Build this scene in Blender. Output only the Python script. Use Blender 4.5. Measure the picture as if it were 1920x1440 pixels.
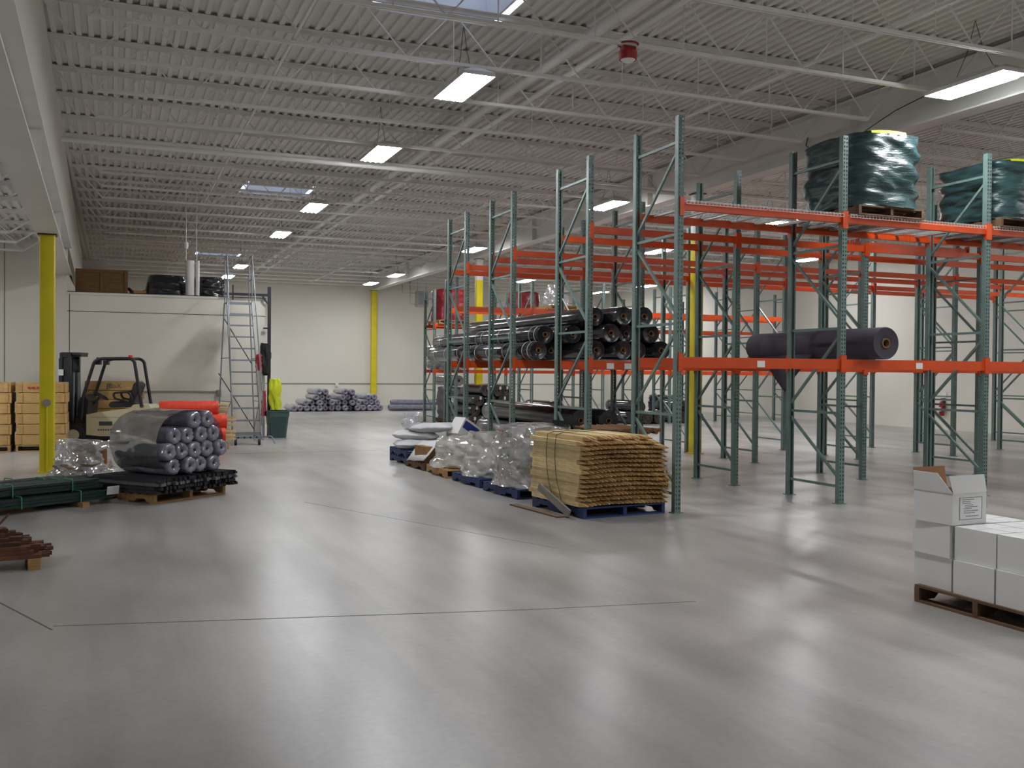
import bpy, bmesh, math, random
from math import sin, cos, pi, radians, atan2, sqrt
from mathutils import Vector, Matrix, Euler, noise

for o in list(bpy.data.objects):
    bpy.data.objects.remove(o, do_unlink=True)
scene = bpy.context.scene
COL = scene.collection
random.seed(7)

# ------------------------------------------------------------------ camera, world, exposure
YAW, PITCH, ROLL, FPX, EYE = 0.3878, -0.0134, 0.0081, 1825.23, 1.6586
cam_data = bpy.data.cameras.new('camera')
cam_data.sensor_width = 36.0
cam_data.lens = FPX / 1920.0 * 36.0
cam_data.clip_start, cam_data.clip_end = 0.05, 300
cam = bpy.data.objects.new('camera', cam_data)
COL.objects.link(cam)
_f = Vector((sin(YAW) * cos(PITCH), cos(YAW) * cos(PITCH), sin(PITCH)))
_r = Vector((cos(YAW), -sin(YAW), 0))
_u = _r.cross(_f)
_r2 = _r * cos(ROLL) + _u * sin(ROLL)
_u2 = -_r * sin(ROLL) + _u * cos(ROLL)
cam.matrix_world = Matrix(((_r2.x, _u2.x, -_f.x, 0), (_r2.y, _u2.y, -_f.y, 0), (_r2.z, _u2.z, -_f.z, EYE), (0, 0, 0, 1)))
scene.camera = cam

world = bpy.data.worlds.new('world')
scene.world = world
world.use_nodes = True
world.node_tree.nodes['Background'].inputs[0].default_value = (0.52, 0.58, 0.72, 1)
world.node_tree.nodes['Background'].inputs[1].default_value = 3.0

vs = scene.view_settings
vs.view_transform = 'Standard'
vs.look = 'None'
vs.gamma = 1.0
vs.use_curve_mapping = False
vs.exposure = 0.0
LAMP_POWER = 82.0            # radiance of the high-bay lenses
try:
    scene.cycles.use_light_tree = True
    scene.cycles.use_adaptive_sampling = True
    scene.cycles.adaptive_threshold = 0.025
    scene.cycles.max_bounces = 5
    scene.cycles.diffuse_bounces = 3
    scene.cycles.glossy_bounces = 2
    scene.cycles.transparent_max_bounces = 8
except Exception:
    pass


# ------------------------------------------------------------------ materials
def lin(r, g, b):
    f = lambda c: (c / 255 / 12.92) if c / 255 <= 0.04045 else ((c / 255 + 0.055) / 1.055) ** 2.4
    return (f(r), f(g), f(b))


def M(name, rgb, rough=0.5, metal=0.0, var=0.12, scale=6.0, bump=0.0, bscale=40.0, rnd=0.0, spec=0.5,
      stretch=(1, 1, 1), detail=4.0, emit=0.0, coat=0.0, ridged=False):
    m = bpy.data.materials.new(name)
    m.use_nodes = True
    nt = m.node_tree
    N, L = nt.nodes, nt.links
    b = N['Principled BSDF']
    c = lin(*rgb)
    tc = N.new('ShaderNodeTexCoord')
    mp = N.new('ShaderNodeMapping')
    mp.inputs['Scale'].default_value = stretch
    L.new(tc.outputs['Object'], mp.inputs['Vector'])
    nz = N.new('ShaderNodeTexNoise')
    nz.inputs['Scale'].default_value = scale
    nz.inputs['Detail'].default_value = detail
    L.new(mp.outputs[0], nz.inputs['Vector'])
    cr = N.new('ShaderNodeValToRGB')
    cr.color_ramp.elements[0].position = 0.3
    cr.color_ramp.elements[1].position = 0.7
    cr.color_ramp.elements[0].color = (*[x * (1 - var) for x in c], 1)
    cr.color_ramp.elements[1].color = (*[min(1, x * (1 + var)) for x in c], 1)
    L.new(nz.outputs['Fac'], cr.inputs['Fac'])
    out = cr.outputs['Color']
    if rnd:
        oi = N.new('ShaderNodeObjectInfo')
        mr = N.new('ShaderNodeMapRange')
        mr.inputs['To Min'].default_value = 1 - rnd
        mr.inputs['To Max'].default_value = 1 + rnd
        L.new(oi.outputs['Random'], mr.inputs['Value'])
        mx = N.new('ShaderNodeVectorMath')
        mx.operation = 'SCALE'
        L.new(out, mx.inputs[0])
        L.new(mr.outputs[0], mx.inputs['Scale'])
        out = mx.outputs[0]
    L.new(out, b.inputs['Base Color'])
    b.inputs['Roughness'].default_value = rough
    b.inputs['Metallic'].default_value = metal
    b.inputs['Specular IOR Level'].default_value = spec
    if coat:
        b.inputs['Coat Weight'].default_value = coat
        b.inputs['Coat Roughness'].default_value = 0.15
    if bump:
        n2 = N.new('ShaderNodeTexNoise')
        n2.inputs['Scale'].default_value = bscale
        n2.inputs['Detail'].default_value = 5
        if ridged:
            n2.noise_type = 'RIDGED_MULTIFRACTAL'
            n2.inputs['Detail'].default_value = 3
            n2.inputs['Distortion'].default_value = 0.5
        L.new(mp.outputs[0], n2.inputs['Vector'])
        bp = N.new('ShaderNodeBump')
        bp.inputs['Strength'].default_value = bump
        bp.inputs['Distance'].default_value = 0.02
        L.new(n2.outputs['Fac'], bp.inputs['Height'])
        L.new(bp.outputs[0], b.inputs['Normal'])
    if emit:
        b.inputs['Emission Color'].default_value = (*c, 1)
        b.inputs['Emission Strength'].default_value = emit
    return m


def film(name, rgb, opac=(0.35, 0.85), rough=0.14, scale=5.0, bump=0.6, bscale=14.0, stretch=(1, 1, 2), gloss=0.45):
    """stretch film: partly see-through, crinkled and shiny"""
    m = M(name, rgb, rough=rough, var=0.06, scale=scale, stretch=stretch, spec=1.0)
    nt = m.node_tree
    N, L = nt.nodes, nt.links
    if bump:
        mp = [n for n in N if n.type == 'MAPPING'][0]
        n2 = N.new('ShaderNodeTexNoise')
        n2.noise_type = 'RIDGED_MULTIFRACTAL'
        n2.inputs['Scale'].default_value = bscale * 0.45
        n2.inputs['Detail'].default_value = 3
        n2.inputs['Distortion'].default_value = 0.6
        L.new(mp.outputs[0], n2.inputs['Vector'])
        bp = N.new('ShaderNodeBump')
        bp.inputs['Strength'].default_value = bump
        bp.inputs['Distance'].default_value = 0.03
        L.new(n2.outputs['Fac'], bp.inputs['Height'])
        L.new(bp.outputs[0], N['Principled BSDF'].inputs['Normal'])
    b = N['Principled BSDF']
    tr = N.new('ShaderNodeBsdfTransparent')
    tr.inputs[0].default_value = (0.95, 0.95, 0.95, 1)
    mix = N.new('ShaderNodeMixShader')
    tc = N.new('ShaderNodeTexCoord')
    nz = N.new('ShaderNodeTexNoise')
    nz.inputs['Scale'].default_value = scale * 1.4
    nz.inputs['Detail'].default_value = 6
    L.new(tc.outputs['Object'], nz.inputs['Vector'])
    mr = N.new('ShaderNodeMapRange')
    mr.inputs['From Min'].default_value = 0.35
    mr.inputs['From Max'].default_value = 0.65
    mr.inputs['To Min'].default_value = opac[0]
    mr.inputs['To Max'].default_value = opac[1]
    L.new(nz.outputs['Fac'], mr.inputs['Value'])
    L.new(mr.outputs[0], mix.inputs['Fac'])
    gl = N.new('ShaderNodeBsdfGlossy')
    gl.inputs['Color'].default_value = (0.9, 0.9, 0.92, 1)
    gl.inputs['Roughness'].default_value = rough
    if bump:
        L.new(bp.outputs[0], gl.inputs['Normal'])
    m2 = N.new('ShaderNodeMixShader')
    m2.inputs['Fac'].default_value = gloss
    L.new(b.outputs[0], m2.inputs[1])
    L.new(gl.outputs[0], m2.inputs[2])
    L.new(tr.outputs[0], mix.inputs[1])
    L.new(m2.outputs[0], mix.inputs[2])
    L.new(mix.outputs[0], N['Material Output'].inputs['Surface'])
    return m


def floor_material():
    m = bpy.data.materials.new('sealed_concrete')
    m.use_nodes = True
    nt = m.node_tree
    N, L = nt.nodes, nt.links
    b = N['Principled BSDF']
    tc = N.new('ShaderNodeTexCoord')

    def nz(scale, detail=5, stretch=(1, 1, 1), dist=0.0, rot=0.0):
        mp = N.new('ShaderNodeMapping')
        mp.inputs['Scale'].default_value = stretch
        mp.inputs['Rotation'].default_value = (0, 0, rot)
        mp.inputs['Location'].default_value = (3.7, 1.9, 0.37)
        L.new(tc.outputs['Object'], mp.inputs['Vector'])
        n = N.new('ShaderNodeTexNoise')
        n.inputs['Scale'].default_value = scale
        n.inputs['Detail'].default_value = detail
        n.inputs['Distortion'].default_value = dist
        L.new(mp.outputs[0], n.inputs['Vector'])
        return n

    def ramp(src, p0, c0, p1, c1):
        r = N.new('ShaderNodeValToRGB')
        r.color_ramp.elements[0].position = p0
        r.color_ramp.elements[1].position = p1
        r.color_ramp.elements[0].color = (*c0, 1)
        r.color_ramp.elements[1].color = (*c1, 1)
        L.new(src, r.inputs['Fac'])
        return r

    big = nz(0.28, 6)
    r1 = ramp(big.outputs['Fac'], 0.3, lin(153, 150, 146), 0.7, lin(188, 185, 180))
    mid = nz(1.3, 5, (1, 0.35, 1), 0.0, 0.5)
    r2 = ramp(mid.outputs['Fac'], 0.36, (0.74, 0.74, 0.74), 0.60, (1.0, 1.0, 1.0))
    streak = nz(2.4, 4, (1.0, 0.09, 1), 0.0, -0.25)
    r3 = ramp(streak.outputs['Fac'], 0.36, (0.80, 0.80, 0.81), 0.55, (1.0, 1.0, 1.0))
    fine = nz(22, 4)
    r4 = ramp(fine.outputs['Fac'], 0.3, (0.93, 0.93, 0.93), 0.7, (1.04, 1.04, 1.04))

    def mul(a, c):
        mx = N.new('ShaderNodeVectorMath')
        mx.operation = 'MULTIPLY'
        L.new(a, mx.inputs[0])
        L.new(c, mx.inputs[1])
        return mx.outputs[0]
    L.new(mul(mul(mul(r1.outputs[0], r2.outputs[0]), r3.outputs[0]), r4.outputs[0]), b.inputs['Base Color'])
    mr = N.new('ShaderNodeMapRange')
    mr.inputs['To Min'].default_value = 0.278
    mr.inputs['To Max'].default_value = 0.34
    L.new(mid.outputs['Fac'], mr.inputs['Value'])
    L.new(mr.outputs[0], b.inputs['Roughness'])
    b.inputs['Specular IOR Level'].default_value = 0.46
    bp = N.new('ShaderNodeBump')
    bp.inputs['Strength'].default_value = 0.05
    bp.inputs['Distance'].default_value = 0.01
    L.new(nz(3.0, 4).outputs['Fac'], bp.inputs['Height'])
    L.new(bp.outputs[0], b.inputs['Normal'])
    return m


MAT = dict(
    floor=floor_material(),
    joint=M('joint_dark', (84, 80, 76), 0.8, var=0.1),
    chalk=M('chalk_blue', (96, 104, 132), 0.8, var=0.25, scale=30),
    wall=M('cream_paint', (221, 217, 206), 0.6, var=0.035, scale=0.7, bump=0.04, bscale=6),
    wall_white=M('pale_paint', (214, 210, 200), 0.6, var=0.04, scale=1.2),
    deck=M('deck_paint', (222, 219, 215), 0.6, var=0.04, scale=1.5),
    joist=M('joist_paint', (226, 223, 219), 0.5, var=0.04, scale=3),
    girder=M('girder_paint', (222, 220, 215), 0.45, var=0.04, scale=2),
    pipe=M('pipe_white', (222, 220, 216), 0.35, var=0.04, scale=4),
    yellow=M('safety_yellow', (214, 196, 12), 0.45, var=0.08, scale=3),
    green=M('rack_green', (100, 122, 117), 0.42, var=0.12, scale=9, rnd=0.07, spec=0.5),
    galv=M('galvanised', (168, 172, 172), 0.35, 0.7, var=0.12, scale=12),
    orange=M('beam_orange', (204, 72, 16), 0.38, var=0.07, scale=5, rnd=0.05),
    label=M('label_white', (226, 228, 226), 0.5, var=0.03),
    ink=M('ink_grey', (92, 94, 104), 0.7, var=0.1),
    wire=M('zinc_wire', (190, 190, 188), 0.35, 0.5, var=0.06, scale=12),
    lens=M('lamp_lens', (249, 251, 254), 0.4, var=0.0, emit=LAMP_POWER),
    housing=M('lamp_housing', (206, 206, 204), 0.4, 0.2, var=0.04),
    cord=M('black_cord', (30, 30, 32), 0.6, var=0.1),
    red=M('alarm_red', (150, 28, 34), 0.4, var=0.1),
    acrylic=film('skylight_acrylic', (214, 222, 236), (0.25, 0.35), 0.25, 2.0, 0.0, gloss=0.1),
    curb=M('skylight_curb', (222, 226, 234), 0.5, var=0.03),
    dark=M('dark_metal', (44, 44, 50), 0.4, 0.2, var=0.12, scale=8),
    black=M('black_rubber', (27, 27, 30), 0.6, var=0.15, scale=9),
    cream=M('truck_cream', (206, 200, 168), 0.4, var=0.04, scale=3),
    seat=M('seat_vinyl', (36, 35, 40), 0.45, var=0.12),
    steel=M('ladder_steel', (138, 144, 150), 0.38, 0.55, var=0.08, scale=10),
    bin=M('bin_green', (62, 88, 86), 0.45, var=0.08, scale=4),
    rollblack=M('roll_black_film', (26, 26, 31), 0.17, var=0.2, scale=10, bump=0.10, bscale=16, spec=0.8, rnd=0.15, stretch=(1, 0.35, 1)),
    rollfabric=M('roll_woven_fabric', (60, 54, 66), 0.75, var=0.15, scale=60, bump=0.15, bscale=160),
    rollgrey=M('roll_grey_film', (122, 122, 138), 0.16, var=0.22, scale=9, bump=0.8, bscale=9, spec=1.0, rnd=0.14, ridged=True, coat=0.4),
    rollwrapped=M('roll_smoky_film', (112, 112, 112), 0.2, var=0.22, scale=7, bump=0.6, bscale=6, spec=0.8, rnd=0.1, ridged=True),
    core=M('cardboard_core', (118, 86, 54), 0.8, var=0.12, scale=20),
    corehole=M('core_shadow', (40, 32, 28), 0.9, var=0.1),
    strap=M('strap_white', (196, 200, 204), 0.4, var=0.05),
    strapgreen=M('strap_teal', (60, 142, 116), 0.5, var=0.1),
    wood=M('pallet_wood', (166, 128, 78), 0.75, var=0.22, scale=7, stretch=(1, 6, 6), rnd=0.12),
    wooddark=M('pallet_wood_dark', (100, 74, 52), 0.8, var=0.25, scale=7, stretch=(1, 6, 6), rnd=0.12),
    crate=M('crate_wood', (186, 150, 94), 0.75, var=0.16, scale=5, stretch=(1, 8, 8), rnd=0.10),
    cratedark=M('crate_wood_dark', (112, 82, 48), 0.8, var=0.2, scale=6, stretch=(1, 5, 5), rnd=0.1),
    stake=M('stake_wood', (208, 184, 136), 0.75, var=0.24, scale=9, stretch=(6, 0.7, 6), rnd=0.24),
    stakeend=M('stake_cut_wood', (184, 148, 98), 0.8, var=0.2, scale=25, rnd=0.22),
    plankgrey=M('weathered_plank', (128, 122, 116), 0.8, var=0.2, scale=7, stretch=(6, 1, 6)),
    blue=M('pallet_blue', (33, 54, 100), 0.55, var=0.2, scale=6, rnd=0.12),
    film=film('stretch_film', (226, 225, 222), (0.45, 0.85), 0.09, 5.0, 1.0, 9.0, (0.7, 0.7, 1.8), 0.5),
    filmdense=film('stretch_film_dense', (222, 219, 212), (0.6, 0.95), 0.1, 6.0, 1.0, 8.0, (0.7, 0.7, 1.6), 0.42),
    filmsmoke=film('stretch_film_smoky', (140, 134, 128), (0.6, 0.9), 0.1, 4.0, 1.0, 8.0, (1.6, 0.6, 1.4), 0.6),
    bagclear=film('clear_bag', (228, 230, 234), (0.25, 0.7), 0.12, 9.0, 0.7, 14.0),
    sack=M('white_sack', (204, 204, 206), 0.42, var=0.08, scale=5, bump=0.3, bscale=10),
    carton=M('carton_brown', (150, 110, 70), 0.8, var=0.1, scale=6, rnd=0.08),
    boxwhite=M('carton_white', (222, 221, 219), 0.6, var=0.03, scale=3, rnd=0.015),
    printblue=M('print_blue', (46, 62, 128), 0.5, var=0.1),
    content=M('load_content', (132, 112, 92), 0.7, var=0.3, scale=4),
    contentgrey=M('load_content_grey', (96, 96, 98), 0.6, var=0.3, scale=5),
    greenwrap=M('green_netting', (36, 62, 63), 0.34, var=0.25, scale=9, bump=0.5, bscale=24, spec=0.6, stretch=(0.5, 0.5, 2.2)),
    hivis=M('hivis_yellow', (206, 216, 36), 0.6, var=0.06),
    redwrap=M('red_wrap', (122, 22, 32), 0.25, var=0.18, scale=8, bump=0.3, bscale=14, spec=0.7),
    fenceorange=M('fence_orange', (226, 62, 30), 0.5, var=0.14, scale=14, bump=0.5, bscale=60, rnd=0.06),
    tpost=M('tpost_green', (24, 50, 45), 0.5, var=0.25, scale=8, rnd=0.25),
    rod=M('black_rod', (36, 37, 43), 0.5, var=0.25, scale=8, rnd=0.3),
    rust=M('rusty_steel', (92, 56, 38), 0.8, var=0.35, scale=12, rnd=0.3),
    paper=M('paper_white', (206, 206, 208), 0.7, var=0.04),
    ragred=M('red_cloth', (170, 50, 56), 0.8, var=0.15),
    brownwrap=M('brown_bundle', (124, 88, 52), 0.8, var=0.2, scale=10),
    conduit=M('conduit_grey', (150, 148, 142), 0.4, 0.3, var=0.05),
)


# ------------------------------------------------------------------ mesh builder
class MB:
    def __init__(self):
        self.v, self.f = [], []

    def add(self, vs, fs):
        n = len(self.v)
        self.v += [tuple(x) for x in vs]
        self.f += [tuple(i + n for i in q) for q in fs]
        return self

    def box(self, c, s, R=None):
        hx, hy, hz = s[0] / 2, s[1] / 2, s[2] / 2
        vs = [Vector((x, y, z)) for z in (-hz, hz) for y in (-hy, hy) for x in (-hx, hx)]
        if R is not None:
            vs = [R @ q for q in vs]
        c = Vector(c)
        return self.add([q + c for q in vs], [(0, 2, 3, 1), (4, 5, 7, 6), (0, 1, 5, 4), (2, 6, 7, 3), (0, 4, 6, 2), (1, 3, 7, 5)])

    def span(self, lo, hi):
        return self.box([(a + b) / 2 for a, b in zip(lo, hi)], [b - a for a, b in zip(lo, hi)])

    def bar(self, p0, p1, w, h, up=(0, 0, 1)):
        p0, p1 = Vector(p0), Vector(p1)
        d = p1 - p0
        L = d.length
        d.normalize()
        u = Vector(up)
        if abs(d.dot(u)) > 0.99:
            u = Vector((0, 1, 0))
        s = d.cross(u).normalized()
        u = s.cross(d)
        R = Matrix((s, d, u)).transposed()
        return self.box((p0 + p1) / 2, (w, L, h), R)

    def cyl(self, p0, p1, r, r2=None, n=12, caps=True):
        return self.tube([p0, p1], [r, r if r2 is None else r2], n, caps)

    def tube(self, pts, r, n=8, caps=True):
        pts = [Vector(q) for q in pts]
        if not isinstance(r, (list, tuple)):
            r = [r] * len(pts)
        rings = []
        ref = None
        for i, q in enumerate(pts):
            d = (pts[min(i + 1, len(pts) - 1)] - pts[max(i - 1, 0)]).normalized()
            if ref is None:
                a = Vector((0, 0, 1)) if abs(d.z) < 0.9 else Vector((1, 0, 0))
                ref = (a - d * a.dot(d)).normalized()
            else:
                ref = (ref - d * ref.dot(d)).normalized()
            s = d.cross(ref)
            rings.append([q + (ref * cos(2 * pi * k / n) + s * sin(2 * pi * k / n)) * r[i] for k in range(n)])
        return self.loft(rings, caps, caps)

    def loft(self, rings, c0=True, c1=True):
        n = len(rings[0])
        vs = [q for rg in rings for q in rg]
        fs = []
        for i in range(len(rings) - 1):
            for k in range(n):
                a, b = i * n + k, i * n + (k + 1) % n
                fs.append((a, b, b + n, a + n))
        if c0:
            fs.append(tuple(range(n - 1, -1, -1)))
        if c1:
            m = (len(rings) - 1) * n
            fs.append(tuple(m + k for k in range(n)))
        return self.add(vs, fs)

    def prism(self, poly, d0, d1, axis='y'):
        """poly: list of 2-D points, swept along an axis"""
        def P(a, b, d):
            return {'y': (a, d, b), 'x': (d, a, b), 'z': (a, b, d)}[axis]
        n = len(poly)
        vs = [P(a, b, d0) for a, b in poly] + [P(a, b, d1) for a, b in poly]
        fs = [(k, (k + 1) % n, (k + 1) % n + n, k + n) for k in range(n)]
        fs += [tuple(range(n - 1, -1, -1)), tuple(range(n, 2 * n))]
        return self.add(vs, fs)

    def mesh(self, name, mat, smooth=None):
        me = bpy.data.meshes.new(name)
        me.from_pydata(self.v, [], self.f)
        bm = bmesh.new()
        bm.from_mesh(me)
        bmesh.ops.recalc_face_normals(bm, faces=bm.faces)
        bm.to_mesh(me)
        bm.free()
        me.materials.append(MAT[mat] if isinstance(mat, str) else mat)
        if smooth:
            me.polygons.foreach_set('use_smooth', [True] * len(me.polygons))
            me.set_sharp_from_angle(angle=radians(smooth))
        me.update()
        return me

    def build(self, name, mat, parent=None, loc=(0, 0, 0), rot=(0, 0, 0), smooth=None):
        return obj(name, self.mesh(name, mat, smooth), parent, loc, rot)


def obj(name, data, parent=None, loc=(0, 0, 0), rot=(0, 0, 0)):
    o = bpy.data.objects.new(name, data)
    COL.objects.link(o)
    o.location = loc
    o.rotation_euler = rot
    if parent is not None:
        o.parent = parent
    return o


def tag(o, label, cat, group=None, kind=None):
    o['label'] = label
    o['category'] = cat
    if group:
        o['group'] = group
    if kind:
        o['kind'] = kind
    return o


def thing(name, label, cat, loc=(0, 0, 0), rz=0.0, group=None):
    return tag(obj(name, None, None, loc, (0, 0, rz)), label, cat, group)


def struct(o):
    o['kind'] = 'structure'
    return o


def copy_tree(o, parent=None):
    c = o.copy()
    COL.objects.link(c)
    c.parent = parent
    for ch in list(o.children):
        copy_tree(ch, c)
    return c


def arc(cx, cy, r, a0, a1, n):
    return [(cx + r * cos(a0 + (a1 - a0) * i / n), cy + r * sin(a0 + (a1 - a0) * i / n)) for i in range(n + 1)]


def bent(path, r=0.08, n=5):
    """round the corners of a 3-D polyline"""
    P = [Vector(q) for q in path]
    out = [P[0]]
    for i in range(1, len(P) - 1):
        a, b, c = P[i - 1], P[i], P[i + 1]
        d0, d1 = (a - b), (c - b)
        k = min(r, d0.length * 0.45, d1.length * 0.45)
        s, e = b + d0.normalized() * k, b + d1.normalized() * k
        for t in range(n + 1):
            t /= n
            out.append(s * (1 - t) ** 2 + b * 2 * t * (1 - t) + e * t * t)
    out.append(P[-1])
    return out


# ================================================================== THE SETTING
Z_DECK = 6.10
JOISTS = [14.39 + 1.5 * k for k in range(-14, 20)]
SKY = [(3.0, 4.4, 10.35, 11.75), (3.0, 4.4, 23.95, 25.3), (3.0, 4.4, 38.95, 40.2), (18.4, 19.8, 23.95, 25.3)]

# floor
fl = struct(MB().span((-14, -8, -0.2), (23.2, 44.2, 0)).build('floor', 'floor'))
for a, b, w, mt in (((-0.9, 8.05), (-0.36, 6.76), 0.012, 'joint'), ((-0.36, 6.86), (2.7, 6.19), 0.010, 'joint'),
                    ((2.7, 6.19), (3.9, 6.0), 0.008, 'joint'), ((2.2, 12.2), (3.85, 8.25), 0.008, 'chalk'),
                    ((-0.9, 19.6), (5.0, 19.6), 0.012, 'joint'), ((3.2, 30.2), (9.2, 30.2), 0.014, 'joint')):
    MB().bar((*a, 0.0006), (*b, 0.0006), w, 0.001).build('floor_joint', mt, fl)

# outer walls
struct(MB().span((-1.6, 44, 0), (23.2, 44.2, 6.3)).build('wall_back', 'wall'))
wr = struct(MB().span((23, -8, 0), (23.2, 44, 6.3)).build('wall_right', 'wall'))
struct(MB().span((-14.2, -8.2, 0), (23.2, -8, 6.3)).build('wall_front', 'wall'))
struct(MB().span((-14.2, -8, 0), (-14, 24.4, 4.7)).build('wall_left', 'wall'))
for k in range(6):
    MB().box((22.998, -2 + 9 * k, 3.0), (0.008, 0.02, 6.0)).build('panel_joint', 'joint', wr)
# low side bay: end wall, and the wall that closes the upper part above its roof
GA = 0.0134


def along(x, y):
    """point of the girder line (slightly off square)"""
    return (-0.98 + x * cos(GA) - (y - 17.0) * sin(GA), 17.0 + x * sin(GA) + (y - 17.0) * cos(GA))


struct(MB().span((-14, 24.4, 0), (-1.0, 24.6, 4.7)).build('wall_side_bay', 'wall'))
MB().span((-2.28, 24.396, 0), (-2.265, 24.399, 4.5)).build('panel_joint', 'joint', bpy.data.objects['wall_side_bay'])
w = struct(MB().span((-0.02, -25.2, 4.39), (0.11, 27.3, 6.14)).build('wall_left_upper', 'wall_white', None, (-0.98, 17.0, 0), (0, 0, GA)))
struct(MB().span((-1.55, 24.6, 0), (-1.25, 44, 6.14)).build('wall_left_rear', 'wall'))
# the office box
wo = struct(MB().span((-1.0, 24.4, 0), (3.42, 24.55, 3.33)).build('wall_office_front', 'wall'))
MB().span((-1.0, 24.385, 3.33), (3.435, 24.57, 3.385)).build('wall_cap', 'wall', wo)
MB().span((-1.0, 24.38, 3.385), (3.44, 24.575, 3.40)).build('wall_cap_flashing', 'dark', wo)
MB().span((-1.0, 24.396, 2.94), (3.42, 24.399, 2.955)).build('panel_joint', 'joint', wo)
MB().span((-0.96, 24.396, 0), (-0.945, 24.399, 3.33)).build('panel_joint', 'joint', wo)
struct(MB().span((3.27, 24.55, 0), (3.42, 44, 3.33)).build('wall_office_side', 'wall'))
struct(MB().span((-1.25, 24.55, 3.25), (3.27, 44, 3.33)).build('ceiling_office', 'wooddark'))


# corrugated decks -------------------------------------------------
def deck_mesh(x0, x1, y0, y1, z, holes=()):
    mb = MB()
    P, h = 0.1524, 0.038
    n = int((x1 - x0) / P)
    for i in range(n):
        a = x0 + i * P
        prof = [(a, z), (a + 0.062, z), (a + 0.072, z + h), (a + 0.142, z + h), (a + P, z)]
        iv = [(y0, y1)]
        for hx0, hx1, hy0, hy1 in holes:
            if a + P > hx0 and a < hx1:
                nw = []
                for s, e in iv:
                    if hy0 > s and hy1 < e:
                        nw += [(s, hy0), (hy1, e)]
                    else:
                        nw.append((s, e))
                iv = nw
        for s, e in iv:
            vs = [(x, s, zz) for x, zz in prof] + [(x, e, zz) for x, zz in prof]
            mb.add(vs, [(k, k + 1, k + 6, k + 5) for k in range(4)])
    return mb


ce = struct(deck_mesh(-1.7, 23.05, -8, 44, Z_DECK, SKY).build('ceiling', 'deck'))
# joist: top chord is the part, bottom chord and web rods its pieces
def joist_parts(L, depth, panels):
    top = MB().box((L / 2, 0.0, -0.005), (L, 0.15, 0.006)).box((L / 2, 0.012, -0.034), (L, 0.006, 0.052)).box((L / 2, -0.012, -0.034), (L, 0.006, 0.052)).mesh('joist', 'joist')
    bot = MB().box((L / 2, 0.02, -depth), (L - 1.2, 0.026, 0.04)).box((L / 2, -0.02, -depth), (L - 1.2, 0.026, 0.04)).mesh('bottom_chord', 'joist')
    web = MB()
    x0, x1 = 0.6, L - 0.6
    st = (x1 - x0) / panels
    web.bar((0.05, 0, -0.05), (x0, 0, -depth), 0.025, 0.025)
    web.bar((L - 0.05, 0, -0.05), (x1, 0, -depth), 0.025, 0.025)
    for i in range(panels):
        a = x0 + i * st
        web.bar((a, 0, -depth), (a + st / 2, 0, -0.05), 0.016, 0.016)
        web.bar((a + st / 2, 0, -0.05), (a + st, 0, -depth), 0.016, 0.016)
        web.bar((a + st / 2, 0, -0.05), (a + st / 2, 0, -depth), 0.012, 0.012)
    return top, bot, web.mesh('web_rods', 'joist')


JP = joist_parts(11.75, 0.68, 9)
for y in JOISTS:
    for x in (-0.86, 11.12):
        j = obj('joist', JP[0], ce, (x, y, Z_DECK - 0.002))
        obj('bottom_chord', JP[1], j)
        obj('web_rods', JP[2], j)
# bridging lines that tie the bottom chords together
for x in (1.9, 7.9, 14.5, 18.9):
    MB().bar((x, -6, 5.46), (x, 43, 5.46), 0.03, 0.03).build('bridging_bar', 'joist', ce)
# low bay roof
cl = struct(deck_mesh(-14, -1.25, -8, 24.4, 4.55).build('ceiling_side_bay', 'deck'))
JL = joist_parts(12.6, 0.42, 12)
for k in range(-10, 7):
    j = obj('joist', JL[0], cl, (-13.8, 14.1 + 1.5 * k, 4.548))
    obj('bottom_chord', JL[1], j)
    obj('web_rods', JL[2], j)


def girder(x0, y0, y1, zb, zt, fw, name, rz=0.0, loc=(0, 0, 0)):
    mb = MB()
    mb.span((x0 - fw / 2, y0, zb), (x0 + fw / 2, y1, zb + 0.025))
    mb.span((x0 - fw / 2, y0, zt - 0.025), (x0 + fw / 2, y1, zt))
    mb.span((x0 - 0.008, y0, zb + 0.025), (x0 + 0.008, y1, zt - 0.025))
    k = y0 + 1.2
    while k < y1:
        mb.span((x0 - fw / 2 + 0.03, k, zb + 0.02), (x0 + fw / 2 - 0.03, k + 0.012, zt - 0.02))
        k += 6.4
    return struct(mb.build(name, 'girder', None, loc, (0, 0, rz)))


girder(0, -25.1, 7.35, 3.75, 4.39, 0.34, 'beam_low_bay', GA, (-0.98, 17.0, 0))
girder(11.0, -8, 43.9, 5.30, 6.03, 0.32, 'beam_high_bay')
MB().bar(Vector((0.12, -25, 4.44)), Vector((0.12, 7.3, 4.44)), 0.03, 0.03).build('trim_conduit', 'pipe', None, (-0.98, 17.0, 0), (0, 0, GA))
struct(bpy.data.objects['trim_conduit'])

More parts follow.
